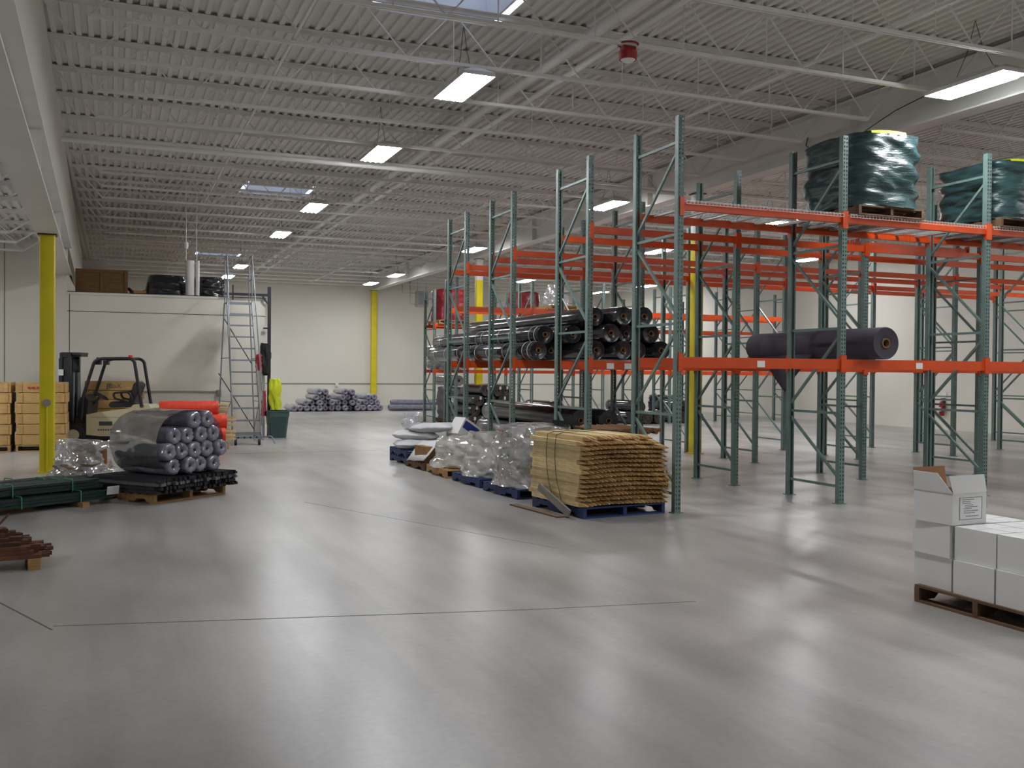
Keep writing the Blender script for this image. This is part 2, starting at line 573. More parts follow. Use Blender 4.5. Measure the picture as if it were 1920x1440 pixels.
# skylights
for i, (x0, x1, y0, y1) in enumerate(SKY):
    fr = MB()
    t = 0.03
    zb, zt = Z_DECK - 0.02, Z_DECK + 0.42
    fr.span((x0 - t, y0 - t, zb), (x0, y1 + t, zt)).span((x1, y0 - t, zb), (x1 + t, y1 + t, zt))
    fr.span((x0, y0 - t, zb), (x1, y0, zt)).span((x0, y1, zb), (x1, y1 + t, zt))
    s = struct(fr.build('window_%d' % (i + 1), 'curb'))
    MB().span((x0 - 0.02, y0 - 0.02, zt), (x1 + 0.02, y1 + 0.02, zt + 0.02)).build('glazing', 'acrylic', s)
    g = MB()
    for q in range(1, 6):
        g.bar((x0 + (x1 - x0) * q / 6, y0, zt - 0.05), (x0 + (x1 - x0) * q / 6, y1, zt - 0.05), 0.02, 0.03)
    g.bar((x0, (y0 + y1) / 2, zt - 0.05), (x1, (y0 + y1) / 2, zt - 0.05), 0.025, 0.03)
    g.build('glazing_bars', 'dark', s)

# wall conduits and outlets
MB().bar((3.5, 43.985, 1.02), (22, 43.985, 1.02), 0.03, 0.04).build('trim_1', 'conduit')
MB().bar((-0.2, 24.385, 1.11), (2.3, 24.385, 1.10), 0.03, 0.035).build('trim_2', 'conduit')
for n in ('trim_1', 'trim_2'):
    struct(bpy.data.objects[n])
MB().box((2.33, 24.36, 1.07), (0.10, 0.08, 0.16)).box((2.33, 24.315, 1.07), (0.06, 0.02, 0.10)).build('outlet_box', 'conduit', bpy.data.objects['trim_2'])
MB().box((9.35, 43.95, 0.97), (0.14, 0.08, 0.16)).box((9.35, 43.905, 0.97), (0.09, 0.02, 0.1)).build('outlet_box', 'label', bpy.data.objects['trim_1'])


# ================================================================== COLUMNS, PIPES, LAMPS
def column(x, y, ztop, zy, label, w=0.215, disc=False):
    t = thing('steel_column', label, 'column', (x, y, 0))
    h = w / 2

    def tube_(z0, z1):
        b = 0.02
        poly = []
        for cx, cy, a0 in ((h - b, h - b, 0), (-h + b, h - b, pi / 2), (-h + b, -h + b, pi), (h - b, -h + b, 1.5 * pi)):
            poly += arc(cx, cy, b, a0, a0 + pi / 2, 3)
        return MB().prism(poly, z0, z1, 'z')
    tube_(0.02, zy).build('shaft', 'yellow', t, smooth=40)
    if ztop > zy:
        tube_(zy, ztop - 0.02).build('upper_shaft', 'girder', t, smooth=40)
    MB().box((0, 0, 0.01), (w + 0.06, w + 0.06, 0.02)).build('base_plate', 'yellow', t)
    MB().box((0, 0, ztop - 0.01), (w + 0.06, w + 0.06, 0.02)).build('cap_plate', 'dark', t)
    if disc:
        d = MB().cyl((0.0, -h - 0.05, 1.1), (0.0, -h, 1.1), 0.06, n=20).build('outlet_disc', 'conduit', t, smooth=40)
        MB().cyl((0, -h - 0.02, 0.02), (0, -h - 0.02, 1.06), 0.013, n=8).build('conduit', 'yellow', t, smooth=40)
    return t


column(-0.98, 17.0, 3.75, 3.73, 'yellow steel column with a round grey outlet beside the forklift', disc=True)
column(11.0, 17.0, 5.30, 4.35, 'yellow steel column standing among the green racks', 0.2)
column(11.0, 29.85, 5.30, 4.6, 'yellow steel column behind the long black rolls', 0.22)
column(11.0, 43.75, 5.30, 5.28, 'yellow steel column against the back wall', 0.24)

# sprinkler and gas pipes
pp = thing('sprinkler_pipe', 'white sprinkler pipe hung across below the roof joists', 'pipe', (0, 17.15, 5.30))
MB().cyl((-0.8, 0, 0), (10.8, 0, 0.0), 0.042, n=12).build('pipe_run', 'pipe', pp, smooth=40)
for x in (1.2, 3.4, 5.6, 7.8, 9.6):
    MB().cyl((x, 0, 0.03), (x, 0.24, 0.10), 0.01, n=6).build('hanger', 'pipe', pp)
    MB().cyl((x + 0.5, 0, 0.03), (x + 0.5, 0, 0.09), 0.012, n=6).build('sprinkler_head', 'galv', pp)
for x, rr, nm in ((5.36, 0.075, 'thick white pipe running along the roof toward the back wall'),
                  (5.80, 0.045, 'thin white pipe running along the roof beside the thick one')):
    p = thing('roof_pipe', nm, 'pipe', (x, 0, 5.76))
    MB().cyl((0, -5, 0), (0, 43.9, 0), rr, n=12).build('pipe_run', 'pipe', p, smooth=40)
    for y in (3.2, 12.1, 21.2, 30.1, 39.2):
        MB().cyl((0, y, 0), (0, y, 0.36), 0.008, n=6).build('hanger', 'pipe', p)

# high-bay lamps
def lens_mesh(L=1.16, W=0.37):
    """four shallow lamp troughs side by side, scalloped at the ends"""
    mb = MB()
    n = 8
    vs, fs = [], []
    ny = 2
    for i in range(n + 1):
        u = i / n
        x = -W / 2 + W * u
        lob = i % 2
        ey = L / 2 - 0.02 + 0.03 * lob
        z = -0.028 * lob
        vs += [(x, -ey, 0.0), (x, -ey + 0.08, z), (x, ey - 0.08, z), (x, ey, 0.0)]
    for i in range(n):
        for k in range(3):
            a = i * 4 + k
            fs.append((a, a + 1, a + 5, a + 4))
    mb.add(vs, fs)
    return mb.mesh('lamp_lens', 'lens', 60)


LENS = lens_mesh()
hb = MB()
W, L = 0.41, 1.22
hb.loft([[(-W / 2, -L / 2, 0), (W / 2, -L / 2, 0), (W / 2, L / 2, 0), (-W / 2, L / 2, 0)],
         [(-W / 2, -L / 2, 0.05), (W / 2, -L / 2, 0.05), (W / 2, L / 2, 0.05), (-W / 2, L / 2, 0.05)],
         [(-W / 5, -L / 2 + 0.08, 0.11), (W / 5, -L / 2 + 0.08, 0.11), (W / 5, L / 2 - 0.08, 0.11), (-W / 5, L / 2 - 0.08, 0.11)]], False, True)
HOUS = hb.mesh('lamp_housing', 'housing')
ballast = MB().box((0, 0, 0.135), (0.12, 0.7, 0.05)).mesh('ballast_box', 'housing')


def lamp(x, y, label, z=5.28, drop=None, group=None):
    t = thing('high_bay_lamp', label, 'lamp', (x, y, z), 0, 'high-bay lamps under the roof')
    obj('housing', HOUS, t, (0, 0, 0.005))
    obj('lens', LENS, t)
    obj('ballast_box', ballast, t)
    top = (Z_DECK - 0.0) - z if drop is None else drop
    for s in (-1, 1):
        MB().tube([(0, s * 0.3, 0.15), (0, s * 0.12, 0.45), (0, 0, top)], 0.004, 5).build('hanger_wire', 'cord', t)
    return t


LA = 4.14
for y, n in ((11.87, 'lit high-bay lamp hanging nearest the big skylight'),
             (16.07, 'lit high-bay lamp just behind the white sprinkler pipe'),
             (22.0, 'lit high-bay lamp beside the second skylight, above the open floor'),
             (26.75, 'lit high-bay lamp over the office corner, fourth back from the big skylight'),
             (35.7, 'lit high-bay lamp seen beside the top of the rolling ladder'),
             (39.8, 'lit high-bay lamp seen lowest behind the rolling ladder handrails')):
    lamp(LA, y, n)
for y, n in ((9.17, 'large lit high-bay lamp under the roof girder above the green wrapped loads'),
             (18.95, 'lit high-bay lamp seen beside the second rack row frame'),
             (27.55, 'lit high-bay lamp seen between the third and fourth rack row frames'),
             (36.3, 'lit high-bay lamp above the rolls at the back wall, the nearer of two'),
             (40.25, 'lit high-bay lamp above the yellow column at the back wall')):
    lamp(9.98, y, n)
for x, y, n in ((14.85, 18.2, 'lit high-bay lamp just under the wire deck of the front rack'),
                (14.85, 19.75, 'lit high-bay lamp under the wire deck of the front rack, end to end with another'),
                (15.1, 25.5, 'lit high-bay lamp seen behind the tall front rack post'),
                (15.3, 36.1, 'lit high-bay lamp seen under the orange beams between two rack rows'),
                (20.45, 25.1, 'lit high-bay lamp near the right wall among the orange beams'),
                (20.8, 36.0, 'lit high-bay lamp deep behind the racks, near the corner'),
                (20.6, 39.9, 'lit high-bay lamp deepest behind the racks, in the corner')):
    lamp(x, y, n)
# lamps of the hall that hang outside the photograph
for x, y in ((4.14, 5.2), (4.14, -3.5), (9.98, 3.4), (9.98, -3.5), (15.2, 8.0), (15.2, 1.0), (20.5, 14.5), (20.5, 6.0), (20.5, -3)):
    lamp(x, y, 'lit high-bay lamp of the hall beyond the edge of the photo')
for x, y in ((-5.5, 8.0), (-3.5, 19.6), (-8.5, 17.5), (-10.5, 10.5)):
    lamp(x, y, 'lit lamp of the low side bay beyond the edge of the photo', 3.95, 0.6)

# drooping lamp cable and alarm bell
c = MB().tube([(9.98, 9.45, 5.43), (9.98, 10.5, 5.30), (10.1, 11.5, 5.12), (10.3, 12.6, 5.2), (10.8, 13.4, 5.5), (11.0, 13.6, 5.7)], 0.008, 6)
tag(c.build('lamp_cable', 'cord', smooth=60), 'dark cable drooping from the large lamp to the girder', 'cable')
al = thing('alarm_horn', 'red round fire alarm horn on the roof joist', 'alarm', (5.45, 9.90, 5.30))
MB().cyl((0, 0, -0.06), (0, 0, 0.03), 0.10, 0.11, 20).build('horn_body', 'red', al, smooth=40)
MB().cyl((0, 0, -0.085), (0, 0, -0.06), 0.05, 0.085, 20).build('horn_face', 'label', al, smooth=40)
MB().box((0, 0, 0.06), (0.16, 0.09, 0.06)).build('mount', 'red', al)
ring = [Vector((0.115 * cos(a), 0.115 * sin(a) - 0.0, 0.115)) for a in [2 * pi * k / 20 for k in range(21)]]
MB().tube(ring, 0.012, 6, False).build('mount_ring', 'red', al)

# unit heater near the back wall
hv = thing('unit_heater', 'grey unit heater hung from the roof in front of the back wall', 'heater', (12.75, 42.0, 4.5))
MB().box((0, 0, 0.35), (0.5, 0.42, 0.7)).build('heater_case', 'conduit', hv)
for k in range(6):
    MB().box((0, -0.22, 0.12 + 0.09 * k), (0.44, 0.02, 0.05), Matrix.Rotation(0.5, 3, 'X')).build('louvre', 'steel', hv)
for s in (-0.2, 0.2):
    MB().cyl((s, 0, 0.7), (s, 0, 1.6), 0.01, n=6).build('hanger', 'steel', hv)
MB().tube([(-0.25, 0, 0.1), (-0.55, 0, 0.1), (-0.55, 0, 1.6)], 0.025, 8).build('gas_pipe', 'conduit', hv)
MB().tube([(-0.25, 0, 0.6), (-0.9, 0, 0.62), (-0.9, 0, 1.6)], 0.02, 8).build('gas_pipe', 'conduit', hv)

# fire extinguisher
ex = thing('fire_extinguisher', 'red fire extinguisher hung on the right wall behind the racks', 'extinguisher', (22.88, 22.05, 0.42))
MB().tube([(0, 0, 0), (0, 0, 0.02), (0, 0, 0.36), (0, 0, 0.42), (0, 0, 0.45)], [0.06, 0.078, 0.078, 0.05, 0.03], 16).build('cylinder', 'red', ex, smooth=50)
MB().box((0, -0.02, 0.48), (0.03, 0.14, 0.03)).box((0, -0.04, 0.52), (0.02, 0.16, 0.015)).build('handle', 'dark', ex)
MB().tube([(0, -0.05, 0.47), (-0.02, -0.11, 0.4), (-0.02, -0.10, 0.15)], 0.012, 6).build('hose', 'black', ex)
MB().box((-0.079, 0, 0.2), (0.004, 0.08, 0.12)).build('label_plate', 'label', ex)
MB().box((0.09, 0, 0.3), (0.05, 0.04, 0.3)).build('bracket', 'dark', ex)
MB().box((0.10, 0, 0.62), (0.02, 0.16, 0.16)).build('wall_sign', 'label', ex)


# ================================================================== PALLET RACKS
def post_mesh(H, w=0.078, d=0.072):
    """perforated open channel, face towards -Y"""
    t = 0.003
    mb = MB()
    xs = [-w / 2, -0.027, -0.013, 0.013, 0.027, w / 2]
    zs = [0.0]
    z = 0.045
    while z < H - 0.04:
        zs += [z, z + 0.026]
        z += 0.0508
    zs.append(H)
    nx = len(xs)
    vs = [(x, 0, zz) for zz in zs for x in xs]
    fs = []
    for j in range(len(zs) - 1):
        hole = j % 2 == 1
        for i in range(nx - 1):
            if hole and i in (1, 3):
                continue
            a = j * nx + i
            fs.append((a, a + 1, a + nx + 1, a + nx))
    mb.add(vs, fs)
    for s in (-1, 1):
        mb.span((s * w / 2 - t / 2, 0, 0), (s * w / 2 + t / 2, d, H))
        mb.span((min(s * w / 2, s * w / 2 - s * 0.02), d - t, 0), (max(s * w / 2, s * w / 2 - s * 0.02), d, H))
    return mb.mesh('post', 'green')


FOOT = MB().box((0, 0.036, 0.004), (0.13, 0.12, 0.008)).mesh('foot_plate', 'green')
DEP = 1.067
_cache = {}


def frame_parts(H):
    if H in _cache:
        return _cache[H]
    k = H / 4.66
    hz = [0.22 * k, 1.15 * k, 2.23 * k, 3.28 * k, 4.36 * k]
    ms = []
    for z in hz:
        ms.append(MB().box((0, DEP / 2, z), (0.03, DEP - 0.10, 0.032)).mesh('brace', 'green'))
    for i in range(4):
        a, b = (0.05, DEP - 0.05) if i % 2 == 0 else (DEP - 0.05, 0.05)
        ms.append(MB().bar((0, a, hz[i] + 0.10), (0, b, hz[i + 1] - 0.08), 0.028, 0.032).mesh('brace', 'green'))
    _cache[H] = (post_mesh(H), ms)
    return _cache[H]


def beam_mesh(L, h, th=0.045):
    # step beam: box with a lower inner ledge
    return MB().box((L / 2, 0, -h / 2), (L, th, h)).box((L / 2, th / 2 + 0.012, -h / 2 - 0.02), (L, 0.024, h - 0.04)).mesh('beam', 'orange')


CONN = MB().box((0, -0.03, -0.06), (0.06, 0.012, 0.22)).box((0.028, 0.0, -0.06), (0.008, 0.05, 0.2)).mesh('connector', 'orange')
PLATE = MB().box((0, 0, 0), (0.112, 0.004, 0.078)).mesh('label_plate', 'label')


def rack(label, Y, xs, H, levels, group='rows of green and orange pallet racking', plates=()):
    """levels: (top z, beam height, first bay, last bay)"""
    t = thing('pallet_rack', label, 'rack', (xs[0], Y, 0), 0, group)
    pm, braces = frame_parts(H)
    for x in xs:
        f = obj('upright_frame', None, t, (x - xs[0], 0, 0))
        obj('post', pm, f)
        obj('post', pm, f, (0, DEP, 0), (0, 0, pi))
        obj('foot_plate', FOOT, f)
        obj('foot_plate', FOOT, f, (0, DEP, 0), (0, 0, pi))
        for b in braces:
            obj('brace', b, f)
    for z, h, b0, b1 in levels:
        for i in range(b0, min(b1, len(xs) - 1)):
            L = xs[i + 1] - xs[i] - 0.084
            key = (round(L, 3), h)
            if key not in _cache:
                _cache[key] = beam_mesh(L, h)
            for side in (0, 1):
                if side == 0:
                    bo = obj('beam', _cache[key], t, (xs[i] - xs[0] + 0.042, 0.028, z))
                else:
                    bo = obj('beam', _cache[key], t, (xs[i + 1] - xs[0] - 0.042, DEP - 0.028, z), (0, 0, pi))
                obj('connector', CONN, bo, (-0.03, -0.01, 0))
                obj('connector', CONN, bo, (L + 0.03, -0.01, 0), (0, 0, 0)).scale = (-1, 1, 1)
                for pz, pb, px in plates:
                    if side == 0 and pb == i and abs(pz - z) < 1e-6:
                        obj('label_plate', PLATE, bo, (px, -0.026, -h / 2 - 0.01))
    return t


X1 = [6.14, 8.556, 11.014, 13.45]
X2 = [6.04, 8.4545, 10.8425, 13.26, 15.68]
X3 = [6.09 + 2.42 * k for k in range(7)]
X5 = [9.3 + 2.42 * k for k in range(6)]
ZL, ZU = 1.84, 3.665
rack('front rack row carrying the green wrapped loads on its wire decks', 9.846, X1, 4.67, [(ZL, 0.125, 0, 9), (ZU, 0.095, 0, 9)],
     plates=((ZL, 0, 1.12), (ZL, 1, 1.22), (ZL, 2, 1.2)))
rack('second rack row, just behind the row with wire decks', 11.974, X2, 4.62, [(ZL - 0.03, 0.125, 0, 9), (ZU - 0.01, 0.095, 0, 9)],
     plates=((ZL - 0.03, 0, 0.28), (ZL - 0.03, 0, 0.56), (ZL - 0.03, 1, 0.9)))
rack('third rack row, holding the front ends of the long black rolls', 14.859, X3, 4.62, [(ZL, 0.125, 0, 9), (ZU - 0.02, 0.095, 0, 9)])
rack('fourth rack row, holding the rear of the long black rolls', 17.156, X3, 4.62, [(ZL, 0.125, 0, 9), (ZU - 0.03, 0.095, 0, 9)])
rack('fifth rack row beyond the cross aisle, with thick upper beams', 27.08, X5, 4.4, [(1.70, 0.125, 2, 9), (3.55, 0.15, 0, 9)])
rack('rearmost rack row, carrying the red wrapped loads', 29.2, X5, 4.2, [(1.68, 0.10, 0, 9), (3.12, 0.10, 0, 9)])

# wire decks on the front rack row
def wire_deck_parts(W, D):
    mb = MB()
    r = 0.006
    n = int(W / 0.05)
    for i in range(n + 1):
        x = W * i / n
        mb.bar((x, -0.035, 0.012), (x, D + 0.035, 0.012), r, r)
        mb.bar((x, -0.035, 0.012), (x, -0.035, -0.03), r, r)
        mb.bar((x, D + 0.035, 0.012), (x, D + 0.035, -0.03), r, r)
    for j in range(12):
        y = -0.03 + (D + 0.06) * j / 11
        mb.bar((0, y, 0.006), (W, y, 0.006), r, r)
    mb.bar((0, -0.036, -0.03), (W, -0.036, -0.03), r, r)
    ch = MB().box((0, D / 2, -0.018), (0.05, D - 0.06, 0.03)).mesh('support_channel', 'wire')
    return mb.mesh('wire_mesh', 'wire'), ch


WD = wire_deck_parts(1.14, DEP)
names = ['wire deck by the end post of the front rack row', 'wire deck beside the first green wrapped load',
         'wire deck under the first green wrapped load', 'wire deck in the gap before the second green load',
         'wire deck under the second green wrapped load', 'wire deck at the far end of the front rack row']
q = 0
for b in range(3):
    for s in range(2):
        t = thing('wire_deck', names[q], 'wire deck', (X1[b] + 0.06 + s * 1.17, 9.846, ZU + 0.003), 0, 'wire decks of the front rack row')
        obj('wire_mesh', WD[0], t)
        for k in range(3):
            obj('support_channel', WD[1], t, (0.2 + 0.37 * k, 0, 0))
        q += 1


# ================================================================== PALLETS
def pallet_parts(L=1.2, W=1.0, mat='wood'):
    """stringers along Y, deck boards along X"""
    P = []
    for x in (-W / 2 + 0.02, 0, W / 2 - 0.02):
        poly = [(-L / 2, 0.0), (-L / 2 + 0.16, 0.0), (-L / 2 + 0.2, 0.035), (-L / 2 + 0.38, 0.035), (-L / 2 + 0.42, 0.0), (L / 2 - 0.42, 0), (L / 2 - 0.38, 0.035),
                (L / 2 - 0.2, 0.035), (L / 2 - 0.16, 0), (L / 2, 0), (L / 2, 0.09), (-L / 2, 0.09)]
        P.append(('stringer', MB().prism([(a, b + 0.018) for a, b in poly], x - 0.02, x + 0.02, 'x').mesh('stringer', mat), (0, 0, 0)))
    top = MB().box((0, 0, 0), (W, 0.095, 0.018)).mesh('deck_board', mat)
    for k in range(7):
        P.append(('deck_board', top, (0, -L / 2 + 0.05 + (L - 0.1) * k / 6, 0.117)))
    for k in range(3):
        P.append(('bottom_board', top, (0, -L / 2 + 0.05 + (L - 0.1) * k / 2, 0.009)))
    return P


PAL = {m: pallet_parts(mat=m) for m in ('wood', 'wooddark', 'blue')}


def pallet(label, x, y, rz=0.0, mat='wood', z=0.0, sx=1.0, sy=1.0):
    t = thing('pallet', label, 'pallet', (x, y, z), rz, 'pallets under the stored goods')
    for n, me, lc in PAL[mat]:
        o = obj(n, me, t, (lc[0] * sx, lc[1] * sy, lc[2]))
        o.scale = (sx, sy, 1)
    return t


PH = 0.126


def wrap(w, d, h, seed=0, amp=0.03, n=64, m=22, prof=None, corner=0.18, streak=5.0, diag=1.5, top=0.03):
    """rounded-rectangle load wrapped in film or cloth, with folds"""
    def rr(a):
        c, s = cos(a), sin(a)
        k = 2 / (corner * 5 + 0.25)
        e = (abs(c) ** k + abs(s) ** k) ** (-1 / k)
        return c * e, s * e
    rings = []
    for j in range(m + 1):
        u = j / m
        sc = prof(u) if prof else 1.0
        rg = []
        for i in range(n):
            a = 2 * pi * i / n
            x, y = rr(a)
            nv = noise.noise((x * 1.3 + seed * 7.1, y * 1.3 + a * 0.2, u * streak + diag * (x - y) + seed))
            nf = noise.noise((x * 3.2 + seed, y * 3.2, u * streak * 2.6 + seed * 3))
            k = sc * (1 + (amp * 1.7 * nv + amp * 0.8 * nf) / (min(w, d) / 2))
            z = u * h + (top * noise.noise((x * 2 + seed, y * 2, 3.3)) if j == m else 0)
            rg.append((x * w / 2 * k, y * d / 2 * k, z))
        rings.append(rg)
    # top closed with shrinking rings
    last = rings[-1]
    for s in (0.93, 0.7, 0.4, 0.12):
        rg = []
        for i in range(n):
            x, y, z = last[i]
            x, y = x * s, y * s
            rg.append((x, y, h + 0.015 * (1 - s) + top * 1.5 * noise.noise((x * 2.2 + seed, y * 2.2, seed * 1.7))))
        rings.append(rg)
    return MB().loft(rings, True, True)


def roll_parts(L, r, mat, core=0.04, n=28, wob=0.0, seed=0, rings=True, flat=0.0, pinch=False):
    """roll lying along +Y from y=0, axis at z=r"""
    mb = MB()
    prof = [(core, 0.012), (r * 0.45, 0.004), (r * 0.8, 0.006), (r * 0.97, 0.0), (r, 0.012)]
    if pinch:
        prof = [(core, 0.035), (r * 0.32, 0.014), (r * 0.6, 0.0), (r * 0.84, 0.008), (r * 0.96, 0.03), (r, 0.06)]
    seq = [(a, b) for a, b in prof]
    k = 7 if wob else 2
    for i in range(1, k):
        seq.append((r, L * i / k))
    seq += [(a, L - b) for a, b in reversed(prof)]
    rg = []
    for a, y in seq:
        row = []
        for i in range(n):
            t = 2 * pi * i / n
            w_ = 1.0
            if wob:
                w_ = 1 + wob * noise.noise((cos(t) * 1.5 + seed * 3, sin(t) * 1.5, y * 2.0 + seed)) + wob * 0.5 * noise.noise((cos(t) * 4 + seed, sin(t) * 4, y * 5))
            x, z = a * cos(t) * w_, a * sin(t) * w_
            if pinch and (y < 0.05 or y > L - 0.05):
                dy = 0.03 * noise.noise((cos(t) * 3.5 + seed, sin(t) * 3.5, a * 9)) * (a / r)
                y0 = y + (dy if y < L / 2 else -dy)
            else:
                y0 = y
            row.append((x, y0, max(z, -r * (1 - flat)) + r))
        rg.append(row)
    mb.loft(rg, False, False)
    body = mb.mesh('roll_body', mat, 50)
    co = MB()
    rin = core * 0.72
    rg = []
    for a, y in ((core, 0.03), (core, -0.004), (rin, -0.004), (rin, 0.12)):
        rg.append([(a * cos(2 * pi * i / 16), y + (0.03 if pinch else 0), a * sin(2 * pi * i / 16) + r) for i in range(16)])
    co.loft(rg, False, True)
    return body, co.mesh('core', 'core', 50), rin


def roll(label, parts, loc, rz=0.0, group=None, tilt=0.0, name='fabric_roll', cat='roll', yr=0.0):
    t = thing(name, label, cat, loc, rz, group)
    t.rotation_euler = (tilt, yr, rz)
    obj('roll_body', parts[0], t)
    obj('core', parts[1], t)
    return t


# ------------------------------------------------------------------ green wrapped loads on the front rack
zdk = ZU + 0.018
for i, (x, lab) in enumerate(((9.27, 'green netting-wrapped load on the front rack, wholly in view'), (11.72, 'green netting-wrapped load on the front rack, cut by the photo edge'))):
    pallet('wooden pallet under the %s green wrapped load on the rack' % ('first' if i == 0 else 'second'), x, 10.38, 0, 'wooddark', zdk, 1.08, 0.98)
    t = thing('wrapped_load', lab, 'load', (x, 10.38, zdk + PH), 0, 'green wrapped loads on the front rack')
    wrap(1.16, 1.22, 0.93 if i == 0 else 0.78, 11 + i, 0.036, 80, 36, None, 0.05, 6.0, 1.1, 0.035).build('netting_wrap', 'greenwrap', t, smooth=70)
    hh = 0.93 if i == 0 else 0.78
    g = MB()
    vs = [(-0.28 + 0.52 * a, -0.50 + 0.22 * b - 0.06 * a, hh + 0.05 + 0.018 * sin(3 * a + 2 * b)) for b in (0, 0.5, 1) for a in (0, 0.25, 0.5, 0.75, 1)]
    g.add(vs, [(r * 5 + k, r * 5 + k + 1, r * 5 + k + 6, r * 5 + k + 5) for r in range(2) for k in range(4)])
    g.add([(vs[k][0], vs[k][1] - 0.02, vs[k][2] - 0.05) for k in range(5)] + vs[:5], [(k, k + 1, k + 6, k + 5) for k in range(4)])
    so = g.build('warning_sheet', 'hivis', t)
    md = so.modifiers.new('thickness', 'SOLIDIFY')
    md.thickness = 0.004
    so['label'] = 'bright yellow sheet'

# spare orange beams lying on the second rack row
for k in range(3):
    o = MB().box((0, 0, 0.05), (2.3, 0.05, 0.10)).box((0, 0.03, 0.04), (2.3, 0.02, 0.06)).box((-1.16, -0.01, 0.04), (0.012, 0.09, 0.2)).box((1.16, -0.01, 0.04), (0.012, 0.09, 0.2)).build(
        'spare_beam', 'orange', None, (12.05, 12.25 + 0.14 * k, ZU - 0.008), (0, 0, 0.02 * k))
    tag(o, 'loose orange beam lying on top of the second rack row', 'beam', 'spare beams on the second rack row')

# ------------------------------------------------------------------ single dark roll across the front rows
rp = roll_parts(2.75, 0.205, 'rollfabric', 0.065, 32)
t = roll('dark woven fabric roll with a cardboard core lying across the front beams', rp, (9.02, 9.60, ZL + 0.002), -0.02)
fl_ = MB()
vs = []
for j in range(7):
    for i in range(5):
        u, v = i / 4, j / 6
        vs.append((-0.17 - 0.03 * sin(v * 3) + 0.03 * u, 1.20 + 1.20 * u * (1 - v * 0.97) + 0.62 * v, 0.08 - 0.54 * v))
fl_.add(vs, [(j * 5 + i, j * 5 + i + 1, j * 5 + i + 6, j * 5 + i + 5) for j in range(6) for i in range(4)])
o = fl_.build('loose_end', 'rollfabric', t, smooth=60)
o.modifiers.new('thickness', 'SOLIDIFY').thickness = 0.006

# ------------------------------------------------------------------ long black rolls on the third and fourth rack rows
R0 = 0.150
longA = roll_parts(5.6, R0, 'rollblack', 0.045, 26, 0.02, 1)
longB = roll_parts(5.6, R0, 'rollblack', 0.045, 26, 0.02, 5)
shortw = roll_parts(1.5, R0, 'rollwrapped', 0.045, 22, 0.05, 9)
spec = [  # x, z-layer, front y
    (6.32, 0, 14.35), (6.63, 0, 14.55), (6.95, 0, 13.55), (7.26, 0, 13.25), (7.57, 0, 13.35), (7.88, 0, 13.15),
    (6.48, 1, 14.45), (6.79, 1, 14.05), (7.10, 1, 13.35), (7.42, 1, 13.45), (7.72, 1, 13.20),
    (6.95, 2, 13.60), (7.26, 2, 13.25), (7.57, 2, 13.15)]
RW = ('bottom', 'middle', 'top')
for i, (x, ly, y) in enumerate(spec):
    z = ZL + 0.002 + ly * 0.262
    idx = [s for s in spec if s[1] == ly].index((x, ly, y))
    od = ('leftmost', 'second from left', 'third from left', 'fourth from left', 'fifth from left', 'rightmost')[idx]
    t = roll('long black film roll on the racks, %s of the %s layer' % (od, RW[ly]), (longA, longB)[i % 2], (x, y, z), 0, 'long black rolls lying across the racks')
    if x < 6.6:
        ringm = MB()
        rr_ = [[(a * cos(2 * pi * k / 26), yy, a * sin(2 * pi * k / 26) + R0) for k in range(26)] for a, yy in ((R0 + 0.004, -0.008), (R0 + 0.007, -0.008), (R0 + 0.007, 0.008), (R0 + 0.004, 0.008))]
        ringm.loft(rr_ + [rr_[0]], False, False)
        me = ringm.mesh('strap', 'strap')
        for yy in (0.12, 0.34, 0.95, 1.22, 1.75, 2.0, 2.6, 2.9, 3.6, 4.4, 5.1):
            obj('strap', me, t, (0, yy, 0))

# rolls on the rearmost rack, seen past the black ones
wr_rolls = roll_parts(1.9, 0.25, 'rollwrapped', 0.05, 22, 0.05, 3)
wr_small = roll_parts(2.0, 0.17, 'rollwrapped', 0.05, 22, 0.05, 4)
for k, (x, y, z, pr, lab) in enumerate((
        (9.75, 28.95, 2.02, wr_rolls, 'smoky film-wrapped roll resting high on the rearmost rack'),
        (9.72, 28.9, 1.685, wr_small, 'smoky film-wrapped roll on the lower beam of the rearmost rack'),
        (10.1, 28.9, 1.685, wr_small, 'smoky film-wrapped roll tucked deeper on the rearmost rack lower beam'))):
    roll(lab, pr, (x, y, z if k else 2.025), 0, 'wrapped rolls on the rearmost rack')
for k, (w_, d_, h_, z, x, lab) in enumerate(((1.25, 1.3, 0.80, 0.25, 10.15, 'smoky wrapped bundle under the rearmost rack, by the end post'),)):
    pallet('dark pallet under the smoky wrapped bundle of the rearmost rack', x, 29.75, 0, 'wooddark', 0, 1.1, 1.0)
    tag(wrap(w_, d_, 1.0, 31, 0.05, 56, 20, lambda u: 0.9 + 0.1 * sin(u * pi), 0.3).build('wrapped_bundle', 'rollwrapped', None, (x, 29.75, PH), smooth=70), lab, 'bundle')
    roll('smoky wrapped roll lying on top of the wrapped bundle at the rearmost rack', wr_small, (10.0, 28.9, PH + 1.04), 0, None)

